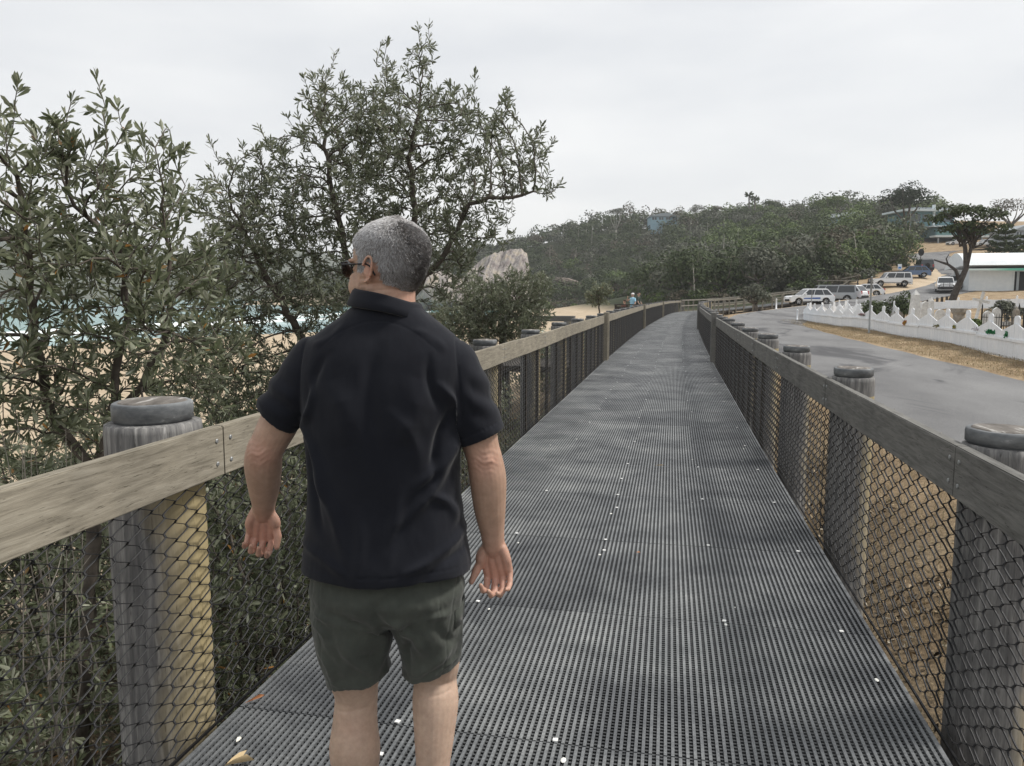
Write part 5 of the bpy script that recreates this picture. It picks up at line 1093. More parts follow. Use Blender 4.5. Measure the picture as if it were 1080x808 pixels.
car('charcoal off road car with spare wheel, topmost of the uphill row', cpos(973, 294, 135), YAW + math.pi / 2 - .25, PD, 'wagon', spare=True)
car('white utility with black bull bar facing down the hill left of the leaning trunk', cpos(996, 311, 104), YAW - math.pi / 2 - .45, PW, 'ute', bull=True, group='cars parked across the road')
car('silver car half hidden between the white utility and the leaning trunk', cpos(1009, 309, 110), YAW - math.pi / 2 - .7, PS, 'suv', group='cars parked across the road')
car('white car loaded at the back, right of the leaning trunk', cpos(1019, 308, 114), YAW - math.pi / 2 - .9, PW, 'ute', group='cars parked across the road')
car('white car parked under the teal house balcony', tuple(at(1009, 259, 208)), LEFT, PW, 'hatch', group='cars by the teal house')
car('white car parked on the grass right of the teal house', tuple(at(1038, 260, 202)), LEFT, PW, 'hatch', group='cars by the teal house')
# motorbike between the cars
o_ = cpos(903, 316.5, 99); mo = tag(empty('motorbike', o_, LEFT - .9), 'black and silver motorbike standing between the parked white cars', 'motorbike')
for x in (-.72, .72):
    w_ = MB(); w_.add([(x + rr * math.cos(a), yy, .32 + rr * math.sin(a)) for rr, yy in ((.2, -.05), (.31, -.05), (.33, 0), (.31, .05), (.2, .05)) for a in np.linspace(0, 2 * math.pi, 18, endpoint=False)], [(i * 18 + j, i * 18 + (j + 1) % 18, ((i + 1) % 5) * 18 + (j + 1) % 18, ((i + 1) % 5) * 18 + j) for i in range(5) for j in range(18)]); w_.build('wheel', M_TYRE, mo, True, fixn=True)
MB().ball((0, 0, .55), (.42, .2, .28), 14, 8).build('engine', M_RIM, mo, True); MB().ball((.22, 0, .88), (.32, .18, .17), 14, 8).build('fuel_tank', PD, mo, True); MB().ball((-.35, 0, .84), (.42, .15, .09), 14, 8).build('seat', M_PLAS, mo, True)
MB().tube([(.72, .08, .32), (.5, .08, 1.05)], .03, 6).tube([(.72, -.08, .32), (.5, -.08, 1.05)], .03, 6).build('fork', M_RIM, mo); MB().tube([(.42, -.36, 1.1), (.5, -.1, 1.06), (.5, .1, 1.06), (.42, .36, 1.1)], .02, 6).build('handlebar', M_PLAS, mo); MB().ball((.62, 0, 1.0), (.1, .11, .11), 10, 6).build('headlight', M_HEAD, mo, True)
# fallen leaves and droppings on the grating
LF = leafmat('dry_leaf', [(.45, .30, .16), (.55, .42, .24)], .1, .6); LF2 = leafmat('dry_leaf_brown', [(.35, .14, .06), (.4, .18, .08)], .1, .6)
for i, (px_, py, ang, L, W_, m_, lab) in enumerate(((238, 807, 1.25, .09, .022, LF, 'long curled tan leaf on the grating at the bottom left, upright one'), (236, 808, .35, .10, .03, LF, 'broad curled tan leaf on the grating at the bottom left, lying flat'), (249, 783, 1.6, .03, .018, leafmat('pale_leaf', [(.36, .31, .12)], 0, .6), 'small pale yellow leaf on the grating near the bottom left corner'), (258, 742, .9, .08, .03, LF2, 'red brown leaf on the very edge of the grating against the left mesh'), (671, 583, .2, .025, .02, LF2, 'tiny red brown leaf on the middle of the grating'), (690, 491, 0, .09, .015, LF, 'thin curved tan leaf lying further up the grating'))):
    p = onz(px_, py, .004 + .002 * i); V, F = leaf_mesh(np.zeros((1, 3)), np.array([[math.cos(ang), math.sin(ang), .08]]), np.array([L]), np.array([W_]), .5, np.random.default_rng(i)); V[:, 2] = np.abs(V[:, 2]) + .001; tag(link('fallen_leaf', fast_mesh('tmp', V, F, m_).data, None, None, p), lab, 'leaf')
for o in [o for o in bpy.data.objects if o.name.startswith('tmp')]: bpy.data.objects.remove(o)
rgd = random.Random(8); pts_ = []
M_DROP = plain('white_spot', (.7, .7, .66), .8)
mb = MB()
for i in range(40):
    y = 2.4 + rgd.random() ** 1.6 * 16; x = rgd.choice([-1.25, -.9, -.35, .3, .8]) + rgd.gauss(0, .06); x = min(.9, max(-1.5, x)); r_ = rgd.uniform(.004, .010); mb.ball((x, y, .0008), (r_, r_ * rgd.uniform(.8, 2.0), .0016), 7, 4)
tag(mb.build('white_specks', M_DROP), kind='stuff')
# ------------------------------------------------------------------ the walking man
DMAN = 1.88; XMAN = -.315
FWD = np.array([-math.sin(YAW), math.cos(YAW), 0])
def pl(px_, py, dy=0.):
    v = ray(px_, py); t = (DMAN + dy) / (v @ FWD); q_ = CC + v * t; return np.array([q_ @ CR - XMAN, dy, q_[2]])
def crom(P, n):
    P = np.asarray(P, float); P = np.vstack([2 * P[0] - P[1], P, 2 * P[-1] - P[-2]]); out = []
    m = len(P) - 3
    for i in range(m):
        for t in np.linspace(0, 1, n, endpoint=(i == m - 1)):
            a, b, c, d = P[i:i + 4]; out.append(.5 * ((2 * b) + (c - a) * t + (2 * a - 5 * b + 4 * c - d) * t * t + (3 * b - a - 3 * c + d) * t ** 3))
    return np.array(out)
def rings(mb, secs, n=32, sub=5, ex=2.0, cap=True):
    """secs: (x, y, z, rx, ry[, back_ry]) horizontal elliptical sections, smoothly interpolated"""
    S = crom([s if len(s) == 6 else tuple(s) + (s[4],) for s in secs], sub); V = []
    for x, y, z, rx, ry, rb in S:
        for k in range(n):
            a = 2 * math.pi * k / n; c, s_ = math.cos(a), math.sin(a); c = math.copysign(abs(c) ** (2 / ex), c); s_ = math.copysign(abs(s_) ** (2 / ex), s_)
            V.append((x + rx * c, y + (ry if s_ > 0 else rb) * s_, z))
    m = len(S); F = [(i * n + k, i * n + (k + 1) % n, (i + 1) * n + (k + 1) % n, (i + 1) * n + k) for i in range(m - 1) for k in range(n)]
    if cap: F += [tuple(range(n))[::-1], tuple((m - 1) * n + k for k in range(n))]
    mb.add(V, F); return mb
def limb(mb, pts, n=20, sub=5, M=None):
    """pts: (x, y, z, r) ; round tapered limb through them with rounded ends"""
    S = crom(pts, sub)
    if M is not None: S[:, :3] = np.array([M @ Vector(p) for p in S[:, :3]])
    mb.tube(S[:, :3], np.maximum(S[:, 3], .001), n); mb.ball(S[0, :3], S[0, 3] * .98, 12, 8); mb.ball(S[-1, :3], S[-1, 3] * .98, 12, 8)
def remesh(mb, name, vox, smooth=4, dec=None):
    me = mb.mesh(name + '_src'); b = bmesh.new(); b.from_mesh(me); bmesh.ops.recalc_face_normals(b, faces=b.faces[:]); b.to_mesh(me); b.free()
    o = bpy.data.objects.new('tmp', me); COL.objects.link(o); r_ = o.modifiers.new('r', 'REMESH'); r_.mode = 'VOXEL'; r_.voxel_size = vox; r_.adaptivity = 0
    s_ = o.modifiers.new('s', 'SMOOTH'); s_.factor = .5; s_.iterations = smooth
    dg = bpy.context.evaluated_depsgraph_get(); out = bpy.data.meshes.new_from_object(o.evaluated_get(dg)); bpy.data.objects.remove(o); bpy.data.meshes.remove(me); out.name = name; out.shade_smooth(); out.materials.clear(); return out
def getco(me): a = np.empty(len(me.vertices) * 3, np.float32); me.vertices.foreach_get('co', a); return a.reshape(-1, 3).astype(float)
def getno(me): a = np.empty(len(me.vertices) * 3, np.float32); me.vertices.foreach_get('normal', a); return a.reshape(-1, 3).astype(float)
def setco(me, P): me.vertices.foreach_set('co', P.astype(np.float32).ravel()); me.update()
def vnoise(P, f, seed=0, oct_=3):
    return np.array([noise.fractal(Vector((p[0] * f[0] + seed, p[1] * f[1], p[2] * f[2])), 1, 2, oct_) for p in P])
def ridges(P, R_, back=True):
    """soft folds along segments on the back of a garment: (x0,z0,x1,z1,amp,width)"""
    h = np.zeros(len(P)); q_ = P[:, [0, 2]]
    for x0, z0, x1, z1, a, w in R_:
        A_ = np.array([x0, z0]); B_ = np.array([x1, z1]); L = B_ - A_; t = np.clip(((q_ - A_) @ L) / (L @ L), -.15, 1.15); c = A_ + t[:, None] * L; c[:, 0] += .012 * np.sin(t * 3.1) * (1 if a > 0 else -1)
        dd = np.linalg.norm(q_ - c, axis=1); e = np.clip(np.minimum(t + .15, 1.15 - t) / .45, 0, 1); h += a * np.exp(-(dd / w) ** 2) * e
    return h * ((P[:, 1] < .02) if back else 1)

# hands -----------------------------------------------------------
def hand(mb, wrist, down, thumbdir, palm, curl, tcurl, k=1.0, spread=1.0):
    d = Vector(down).normalized(); s = Vector(thumbdir); s = (s - d * s.dot(d)).normalized(); n = Vector(palm); n = (n - d * n.dot(d) - s * n.dot(s)).normalized(); W_ = Vector(wrist)
    def T(a, b_, c): return tuple(W_ + (d * a + s * b_ + n * c) * k)
    # palm: overlapping tapered rays
    for off, l, r0, r1 in ((.030, .088, .0135, .0125), (.011, .092, .015, .0128), (-.009, .088, .015, .0122), (-.027, .080, .0135, .0108)):
        limb(mb, [T(-.005, off * .55, 0) + (r0 * k,), T(.03, off * .85, .002) + (r0 * 1.12 * k,), T(.06, off * .98, .001) + (r0 * .98 * k,), T(l, off * 1.02, -.001) + (r1 * .92 * k,)], 14, 4)
    limb(mb, [T(.004, .018, .006) + (.013 * k,), T(.03, .036, .011) + (.0165 * k,), T(.052, .040, .010) + (.012 * k,)], 14, 4)     # ball of the thumb
    limb(mb, [T(.012, -.022, .008) + (.012 * k,), T(.045, -.030, .009) + (.0125 * k,), T(.07, -.026, .006) + (.009 * k,)], 14, 4)
    for i, (off, base, seg, r) in enumerate(((.0325, .088, (.041, .024, .020), .0088), (.0110, .093, (.045, .028, .021), .0090), (-.0105, .089, (.042, .026, .021), .0086), (-.0305, .080, (.033, .020, .018), .0076))):
        p = Vector((base, off * 1.02, -.001)); ang = curl[i] * .3; yaw = (off * 1.8) * spread; pts = [(p.x - .012, p.y, p.z, r * 1.12), (p.x, p.y, p.z, r * 1.08)]
        for j, L in enumerate(seg):
            ang += curl[i] * (.55, 1.0, .7)[j]; v = Vector((math.cos(ang), math.sin(yaw) * math.cos(ang), math.sin(ang))); mid = p + v * L * .5; p = p + v * L; rr = r * (1.0, .93, .82)[j]
            pts += [(mid.x, mid.y, mid.z, rr * .97), (p.x, p.y, p.z, rr * (1.03 if j < 2 else .80))]
        S = [T(a, b_, c) + (q_ * k,) for a, b_, c, q_ in pts]; mb.tube(np.array([q_[:3] for q_ in S]), [q_[3] for q_ in S], 12); [mb.ball(q_[:3], q_[3] * .99, 12, 8) for q_ in S[1:]]
    p = Vector((.038, .038, .010)); ang = .62; pts = [(.018, .026, .009, .0135), (p.x, p.y, p.z, .0125)]
    for j, (L, r) in enumerate(((.034, .0112), (.029, .0092))):
        ang -= tcurl * .5; v = Vector((math.cos(ang) * .96, math.sin(ang), .28 + .25 * j)).normalized(); mid = p + v * L * .5; p = p + v * L; pts += [(mid.x, mid.y, mid.z, r * 1.0), (p.x, p.y, p.z, r * (1.04 if j == 0 else .84))]
    S = [T(a, b_, c) + (q_ * k,) for a, b_, c, q_ in pts]; mb.tube(np.array([q_[:3] for q_ in S]), [q_[3] for q_ in S], 12); [mb.ball(q_[:3], q_[3] * .99, 12, 8) for q_ in S]
# head, built facing +y with the chin at z 0 ----------------------------
HEAD = [(.000, .030, .082, .022), (.010, .010, .094, .038), (.028, -.020, .096, .050), (.048, -.048, .092, .058), (.070, -.066, .093, .064), (.092, -.080, .092, .069), (.115, -.090, .084, .0735), (.138, -.097, .092, .0765), (.160, -.099, .090, .0785), (.182, -.095, .080, .0765), (.202, -.082, .062, .067), (.219, -.060, .036, .050), (.230, -.036, .010, .028), (.234, -.022, -.004, .012)]
def head_secs(g=0): return [(0, (f + b) / 2, z + (g if i == len(HEAD) - 1 else 0), w + g, (f - b) / 2 + g) for i, (z, b, f, w) in enumerate(HEAD)]
HPOS = Vector((.013, .012, 1.520)); HYAW = R(58)
HM = Matrix.Translation(HPOS) @ Matrix.Rotation(HYAW, 4, 'Z') @ Matrix.Rotation(R(2), 4, 'X')
def xf(mb, M): mb.v = [np.array([M @ Vector(p) for p in v]) for v in mb.v]; return mb
hb = MB(); rings(hb, head_secs(), 36, 5, 2.12)
hb.ball((0, .098, .078), (.0135, .016, .012), 12, 8); limb(hb, [(0, .090, .118, .008), (0, .100, .098, .009), (0, .106, .083, .0105)], 10, 3)      # nose
for s_ in (-1, 1):
    hb.ball((s_ * .0115, .094, .0765), (.007, .009, .006), 8, 6); hb.ball((s_ * .032, .073, .112), (.015, .012, .010), 12, 8); hb.ball((s_ * .032, .083, .132), (.022, .012, .007), 12, 8); hb.ball((s_ * .045, .062, .088), (.02, .02, .018), 12, 8)
    e = []                                                                                             # ear: rim, bowl, lobe
    for a in np.linspace(-1.75, 2.9, 16): e.append((s_ * (.0775 + .010 * (1 if a > .0 else .7)), -.006 - .0165 * math.cos(a - .5), .112 + .030 * math.sin(a)))
    hb.tube(np.array(e), [.0034] * 16, 8); hb.ball((s_ * .0765, -.003, .110), (.006, .013, .024), 12, 8); hb.ball((s_ * .0775, .001, .083), (.0048, .0075, .0095), 10, 8); hb.ball((s_ * .0745, .010, .106), (.006, .005, .009), 8, 6)
hb.ball((-.046, .030, .034), (.026, .044, .030), 14, 10); hb.ball((.046, .030, .034), (.026, .044, .030), 14, 10); hb.ball((-.050, .055, .070), (.020, .028, .03), 12, 8); hb.ball((.050, .055, .070), (.020, .028, .03), 12, 8); hb.ball((0, .045, .005), (.042, .04, .022), 14, 8)
hb.ball((0, .091, .050), (.024, .009, .0055), 12, 6); hb.ball((0, .089, .041), (.021, .010, .006), 12, 6); hb.ball((0, .083, .014), (.022, .014, .013), 12, 8)
xf(hb, HM); body = MB(); body.v += hb.v; body.f += hb.f; body.n = hb.n
# neck with the roll under the hairline, torso, legs
rings(body, [(.006, .0, 1.43, .085, .08), (.008, .004, 1.50, .072, .070), (.012, .010, 1.55, .0665, .070), (.014, .014, 1.60, .064, .068), (.016, .018, 1.64, .060, .064)], 28, 5)
rings(body, [(0, 0, .80, .15, .10), (0, 0, .90, .165, .11), (0, 0, 1.05, .165, .11), (0, 0, 1.2, .168, .11), (0, 0, 1.35, .175, .10), (0, 0, 1.42, .16, .085), (0, 0, 1.47, .10, .07)], 28, 4)
SL = (-.178, .0, 1.412); SR = (.182, .0, 1.402)
eL, wL = pl(279, 476, .012), pl(278, 541, .115); eR, wR = pl(511, 484, .0), pl(521, 578, .035)
def lerp(a, b, t): return tuple(np.array(a) * (1 - t) + np.array(b) * t)
def arm(S, E, W_, sg):
    fa = lerp(E, W_, .22); fb = lerp(E, W_, .55); fc = lerp(E, W_, .82)
    limb(body, [S + (.046,), lerp(S, E, .35) + (.048,), lerp(S, E, .7) + (.048,), lerp(S, E, .9) + (.0445,), tuple(E) + (.0445,), (fa[0] + sg * .003, fa[1], fa[2], .0465), (fb[0], fb[1], fb[2], .0405), (fc[0], fc[1], fc[2], .031), tuple(W_) + (.0275,)], 24, 5)
    body.ball((E[0] + sg * .004, E[1] - .022, E[2] + .004), (.027, .024, .03), 14, 10)
arm(SL, eL, wL, -1); arm(SR, eR, wR, 1)
hand(body, wL + np.array([-.001, 0, .012]), pl(273, 585, .13) - wL, (1, .1, 0), (.35, -1, -.05), (.95, 1.12, 1.1, .98), .5, .97, -.4)
hand(body, wR + np.array([0, 0, .012]), pl(530, 632, .035) - wR, (-1, .25, 0), (-.45, -1, 0), (1.05, .98, .86, .74), .15, .98, -.5)
# legs: left one standing, right one pushing off with the heel up
def leg(P_, n=26): limb(body, P_, n, 5)
kL = pl(376, 742, .03); cL = pl(376, 800, .02)
leg([(-.088, .0, .84, .09), (-.085, .01, .72, .080), (kL[0] - .002, .02, .60, .068), (kL[0], .03, .53, .056), (cL[0] - .002, .024, .46, .058), (cL[0] - .002, .012, .385, .066), (cL[0], .02, .28, .052), (cL[0] - .002, .04, .14, .036), (cL[0], .045, .09, .036)])
body.ball((cL[0], .030, .50), (.056, .055, .06), 16, 10)
kR = pl(459, 722, .03); cR = pl(457, 800, .0)
leg([(.092, .0, .84, .09), (.096, .015, .72, .080), (kR[0] + .002, .03, .63, .064), (kR[0], .035, .575, .056), (kR[0] + .002, .014, .52, .060), (cR[0] + .004, -.006, .44, .052), (cR[0], -.03, .33, .040), (cR[0], -.07, .22, .033), (cR[0], -.09, .17, .034)])
limb(body, [(cL[0], .02, .05, .036), (cL[0], .10, .045, .036), (cL[0] - .01, .19, .03, .026)], 16, 4); limb(body, [(cR[0], -.10, .14, .034), (cR[0], -.04, .07, .036), (cR[0] + .005, .02, .03, .026)], 16, 4)
bm = remesh(body, 'person_body', .0024, 3)
P = getco(bm); N = getno(bm)
for E, sg in ((eL, -1), (eR, 1)):      # creases on the back of the elbows
    dd = np.linalg.norm(P - (np.array(E) + np.array([0, -.03, .004])), axis=1); w_ = np.exp(-(dd / .03) ** 2); u = P[:, 2] - E[2] + .25 * (P[:, 0] - E[0]) * sg + .004 * np.sin(P[:, 0] * 160)
    P = P + N * (w_ * (.0007 * np.sin(u * 480) + .0008 * np.sin(u * 230 + 1)))[:, None]
for kn in ((kL[0], -.03, .515), (kR[0], -.03, .56)):
    dd = np.abs(P[:, 2] - kn[2] - .15 * (P[:, 0] - kn[0])); w_ = np.exp(-(dd / .004) ** 2) * (np.abs(P[:, 0] - kn[0]) < .045) * (P[:, 1] < 0); P = P - N * (w_ * .0012)[:, None]
for zc, am in ((1.583, .0016), (1.60, .0018), (1.615, .0014)):       # neck folds
    w_ = np.exp(-((P[:, 2] - zc - .10 * P[:, 0]) / .0032) ** 2) * (np.abs(P[:, 0] - .02) < .07); P = P - N * (w_ * am)[:, None]
setco(bm, P)
red = np.zeros(len(P)); 
for c_, r_, a_ in ((wL + np.array([0, 0, -.06]), .075, .9), (wR + np.array([0, 0, -.065]), .085, .9), (eL + np.array([0, -.03, 0]), .04, .6), (eR + np.array([0, -.03, 0]), .04, .6), (np.array(HM @ Vector((-.078, -.003, .11))), .035, .65), (np.array(HM @ Vector((0, -.08, .04))), .06, .55), (kL + np.array([0, -.04, -.04]), .03, .3)):
    red = np.maximum(red, a_ * np.exp(-(np.linalg.norm(P - c_, axis=1) / r_) ** 2))
tan_ = np.clip((P[:, 2] - .75) / .2, 0, 1)
man = tag(empty('person', tuple(CC * [1, 1, 0] + CR * XMAN + FWD * DMAN), YAW), 'man in black polo shirt and dark olive shorts walking away, face turned left, wearing sunglasses', 'person')
m, t, b = new_mat('skin'); a = nd(t, 'ShaderNodeVertexColor', layer_name='skin'); s = nd(t, 'ShaderNodeSeparateColor'); t.links.new(a.outputs['Color'], s.inputs[0])
n1 = noise_n(t, 55, 4, .65); n2 = noise_n(t, 12, 4, .6); c = ramp(t, n2.outputs['Fac'], [(.3, (.37, .25, .185)), (.7, (.48, .34, .26))]).outputs['Color']
c = mixc(t, s.outputs[1], mixc(t, .35, c, (.56, .43, .34)), mixc(t, .35, c, (.36, .22, .155))); c = mixc(t, s.outputs[0], c, (.60, .25, .20)); c = mixc(t, .45, c, ramp(t, n1.outputs['Fac'], [(.3, (.72, .66, .62)), (.68, (1.18, 1.16, 1.14))]).outputs['Color'], 'MULTIPLY')
t.links.new(c, b.inputs['Base Color']); b.inputs['Roughness'].default_value = .52; b.inputs['Subsurface Weight'].default_value = .12; b.inputs['Subsurface Scale'].default_value = .012; b.inputs['Subsurface Radius'].default_value = (1, .35, .2); b.inputs['Specular IOR Level'].default_value = .35; bump(t, b, n1.outputs['Fac'], .25, .0012)
M_SKIN = m
bo = link('body', bm, M_SKIN, man); ca = bm.color_attributes.new('skin', 'FLOAT_COLOR', 'POINT'); ca.data.foreach_set('color', np.stack([np.clip(red, 0, 1) * .45, tan_, np.zeros(len(P)), np.ones(len(P))], 1).astype(np.float32).ravel())
# hair: close cropped, grey
cap = MB(); S = head_secs(.0035); rings(cap, S, 64, 8, 2.12); CV = np.concatenate(cap.v); 
def hairline(x, y, z, j=0):      # lowest z with hair at this place (head frame)
    back = .056 + .012 * np.cos(np.clip(x / .06, -1, 1) * math.pi) * -.5; side = .105 + (y + .02) * .30
    h = np.where(y < -.030, back + (y + .085) * .35, np.where(y < .0, .135, .112)); h = np.where((y < -.03) & (np.abs(x) > .052), np.maximum(h, .055 + (y + .06) * .9), h)
    h = np.where(y > .035, .15 + (y - .035) * 1.3, h); return h + j
keep = CV[:, 2] > hairline(CV[:, 0], CV[:, 1], CV[:, 2]) ; Fh = [f for f in cap.f if all(keep[i] for i in f)]
m, t, b = new_mat('grey_hair'); g = nd(t, 'ShaderNodeNewGeometry'); n1 = noise_n(t, 26, 4, .6); n2 = noise_n(t, 9, 3, .6, None, 'Object', .6)
ad = nd(t, 'ShaderNodeMath', operation='ADD'); ml = nd(t, 'ShaderNodeMath', operation='MULTIPLY'); ml.inputs[1].default_value = .55; t.links.new(g.outputs['Random Per Island'], ml.inputs[0]); t.links.new(ml.outputs[0], ad.inputs[0]); t.links.new(n2.outputs['Fac'], ad.inputs[1])
c = ramp(t, ad.outputs[0], [(.34, (.12, .113, .11)), (.60, (.24, .23, .225)), (.82, (.37, .36, .36)), (1.0, (.50, .50, .51))]).outputs['Color']; t.links.new(c, b.inputs['Base Color']); b.inputs['Roughness'].default_value = .55; b.inputs['Specular IOR Level'].default_value = .3
M_HAIR = m; hair = MB().add(np.array([HM @ Vector(p) for p in CV]), Fh).build('hair', plain('scalp_hair', (.19, .175, .165), .8, .2, 0, .3, 120), man, True)
rgh = np.random.default_rng(4); tri = [f for f in Fh if len(f) == 4]; q0 = CV[[f[0] for f in tri]]; q1 = CV[[f[1] for f in tri]]; q2 = CV[[f[2] for f in tri]]; q3 = CV[[f[3] for f in tri]]; ar = np.linalg.norm(np.cross(q2 - q0, q3 - q1), axis=1); k = rgh.choice(len(tri), 30000, p=ar / ar.sum())
u = rgh.uniform(size=(len(k), 1)); v = rgh.uniform(size=(len(k), 1)); Pp = (q0[k] * (1 - u) + q1[k] * u) * (1 - v) + (q3[k] * (1 - u) + q2[k] * u) * v; Nn = unit(np.cross(q1[k] - q0[k], q3[k] - q0[k])); Nn *= np.sign((Nn * (Pp - np.array([0, -.005, .12]))).sum(1, keepdims=True))
wh = np.array([.012, -.065, .205]); dv = Pp - wh; tang = unit(np.cross(Nn, dv)); flow = unit(dv * np.array([1, 1, 1.]) * .8 + tang * .05 + np.array([0, 0, -.02])); flow = unit(flow + tang * .35 * np.exp(-(np.linalg.norm(dv, axis=1, keepdims=True) / .05) ** 2)); flow = unit(flow + rgh.normal(size=flow.shape) * .32)
flow = flow - Nn * (flow * Nn).sum(1, keepdims=True); L = rgh.uniform(.008, .015, (len(k), 1)) * (np.clip((Pp[:, 2:3] - .05) / .06, .35, 1)); D_ = unit(unit(flow) + Nn * rgh.uniform(.18, .6, (len(k), 1)))
sd_ = unit(np.cross(D_, Nn)) * .00042; V = np.stack([Pp - sd_ - Nn * .001, Pp + sd_ - Nn * .001, Pp + D_ * L * .6 + sd_ * .8, Pp + D_ * L + Nn * -.001, ], 1).reshape(-1, 3)
V = V @ np.array(HM.to_3x3()).T + np.array(HM.translation); fast_mesh('hair_strands', V, quads(len(k)), M_HAIR, hair)
# sunglasses
gl = MB(); M_FR = plain('glasses_frame', (.012, .012, .014), .5, .3); 
for s_ in (-1, 1): gl.tube(np.array([(s_ * .080, -.026, .098), (s_ * .0845, -.016, .118), (s_ * .083, .0, .1245), (s_ * .081, .04, .1235), (s_ * .076, .083, .122), (s_ * .064, .098, .121)]), [.0022, .0022, .0019, .0018, .0024, .0022], 8)
gl.tube(np.array([(-.066, .096, .126), (-.035, .107, .129), (0, .110, .124), (.035, .107, .129), (.066, .096, .126)]), .0022, 8); xf(gl, HM); go = gl.build('sunglasses', M_FR, man, True)
for s_ in (-1, 1): lz = MB(); lz.ball((0, 0, 0), (.031, .0035, .021), 20, 10); M2 = HM @ Matrix.Translation((s_ * .037, .1025, .112)) @ Matrix.Rotation(-s_ * .30, 4, 'Z'); xf(lz, M2); lz.build('lens', mglass('sunglass_lens', (.01, .01, .012), .08), go, True)
# shirt ------------------------------------------------------------
sh = MB()
rings(sh, [(.0, .0, .892, .212, .142, .146), (.0, .0, .92, .209, .141, .144), (-.002, 0, .98, .200, .136, .134), (-.004, 0, 1.08, .190, .132, .124), (-.006, 0, 1.18, .189, .130, .128), (-.006, 0, 1.27, .194, .128, .130), (-.004, 0, 1.35, .206, .122, .126), (0, 0, 1.41, .208, .110, .116), (.003, 0, 1.455, .190, .095, .102), (.006, 0, 1.488, .155, .083, .088), (.008, .002, 1.515, .118, .076, .080), (.010, .004, 1.54, .088, .070, .074), (.012, .006, 1.555, .074, .066, .070)], 56, 6, 2.35)
hL, hR = pl(290.5, 442, .002), pl(508.5, 461, .0)
def sleeve(S, H_, r):
    S = np.array(S); limb_pts = [tuple(S + (0, 0, .012)) + (.064,), tuple(S * .7 + H_ * .3) + (.068,), tuple(S * .35 + H_ * .65) + (.064,), tuple(H_) + (r,)]
    Q = crom(limb_pts, 8); sh.tube(Q[:, :3], Q[:, 3], 32); sh.ball(Q[0, :3], Q[0, 3] * .99, 24, 14)
sleeve((-.165, 0, 1.40), hL, .058); sleeve((.170, 0, 1.39), hR, .061)
sm_ = remesh(sh, 'shirt', .0042, 5); P = getco(sm_); N = getno(sm_)
Rg = [(.185, 1.25, .10, 1.13, .007, .011), (.175, 1.21, .06, 1.04, .008, .013), (.17, 1.30, .13, 1.14, -.006, .010), (.15, 1.16, .02, .96, -.005, .013), (-.185, 1.26, -.13, 1.10, .006, .012), (-.17, 1.22, -.14, 1.02, -.005, .012), (-.16, 1.16, -.08, .96, .005, .016), (.19, .99, .07, .925, .0065, .011), (.19, .955, .10, .895, -.005, .009), (-.19, .97, -.08, .92, .005, .012), (.05, 1.10, .0, .90, .0035, .016), (-.04, 1.06, -.06, .90, .003, .016),
      (.15, 1.36, .18, 1.26, .006, .009), (-.155, 1.37, -.185, 1.26, .006, .009), (.12, 1.42, .155, 1.30, -.004, .010), (-.12, 1.43, -.16, 1.31, -.004, .011), (-.08, 1.50, -.15, 1.455, .003, .009), (.09, 1.49, .155, 1.445, .003, .009), (.04, 1.30, .10, 1.18, .003, .016), (.13, 1.10, .18, 1.03, .006, .010), (.0, 1.47, .0, 1.20, -.004, .02), (.10, 1.36, .06, 1.24, .004, .03), (-.10, 1.36, -.07, 1.24, .004, .03)]
h = 2.6 * ridges(P, Rg); 
sx_ = P[:, 0]; isS = np.clip((np.abs(sx_) - .20) / .02, 0, 1) * (P[:, 2] < 1.42)
h += isS * (.0045 * np.sin(P[:, 2] * 95 + sx_ * 60 + 1.2) * np.exp(-((P[:, 2] - 1.33) / .06) ** 2)) + .0018 * vnoise(P, (9, 9, 5), 3) + .0009 * vnoise(P, (30, 30, 14), 9)
h += -.0016 * np.exp(-((P[:, 2] - .917) / .0016) ** 2) * (np.abs(sx_) < .215)                # stitched hem
for H_, S0 in ((hL, (-.165, 0, 1.40)), (hR, (.170, 0, 1.39))):                              # stitched sleeve hems and shoulder seams
    ax = unit(H_ - np.array(S0)); d_ = (P - H_) @ ax; far = np.linalg.norm(P - H_, axis=1) < .10; h += (-.0016 * np.exp(-((d_ + .024) / .0016) ** 2) + .0012 * (d_ > -.022)) * far
    sg = np.sign(H_[0]); sd2 = (np.abs(P[:, 0]) - (.196 - .10 * np.clip(P[:, 2] - 1.30, 0, .2) * 1.0)); h += -.002 * np.exp(-(sd2 / .0024) ** 2) * (P[:, 2] > 1.28) * (np.sign(P[:, 0]) == sg) * (P[:, 2] < 1.50)
h += -.0014 * np.exp(-((P[:, 2] - 1.512 + .9 * P[:, 0] ** 2 * 4) / .0018) ** 2) * (P[:, 1] < 0) * (np.abs(P[:, 0]) < .14)
P = P + N * h[:, None]; kz = np.clip((.98 - P[:, 2]) / .08, 0, 1); P[:, 2] += kz * (.004 * np.sin(P[:, 0] * 18 + P[:, 1] * 9) - .004); setco(sm_, P)
m, t, b = new_mat('polo_cloth'); n1 = noise_n(t, 7, 4, .6); n2 = noise_n(t, 700, 2, .6); c = ramp(t, n1.outputs['Fac'], [(.3, (.007, .008, .0125)), (.7, (.012, .0135, .019))]).outputs['Color']; t.links.new(c, b.inputs['Base Color']); b.inputs['Roughness'].default_value = .92; b.inputs['Sheen Weight'].default_value = .10; b.inputs['Sheen Roughness'].default_value = .5; b.inputs['Specular IOR Level'].default_value = .2; bump(t, b, n2.outputs['Fac'], .35, .0008); M_POLO = m
so_ = link('shirt', sm_, M_POLO, man)
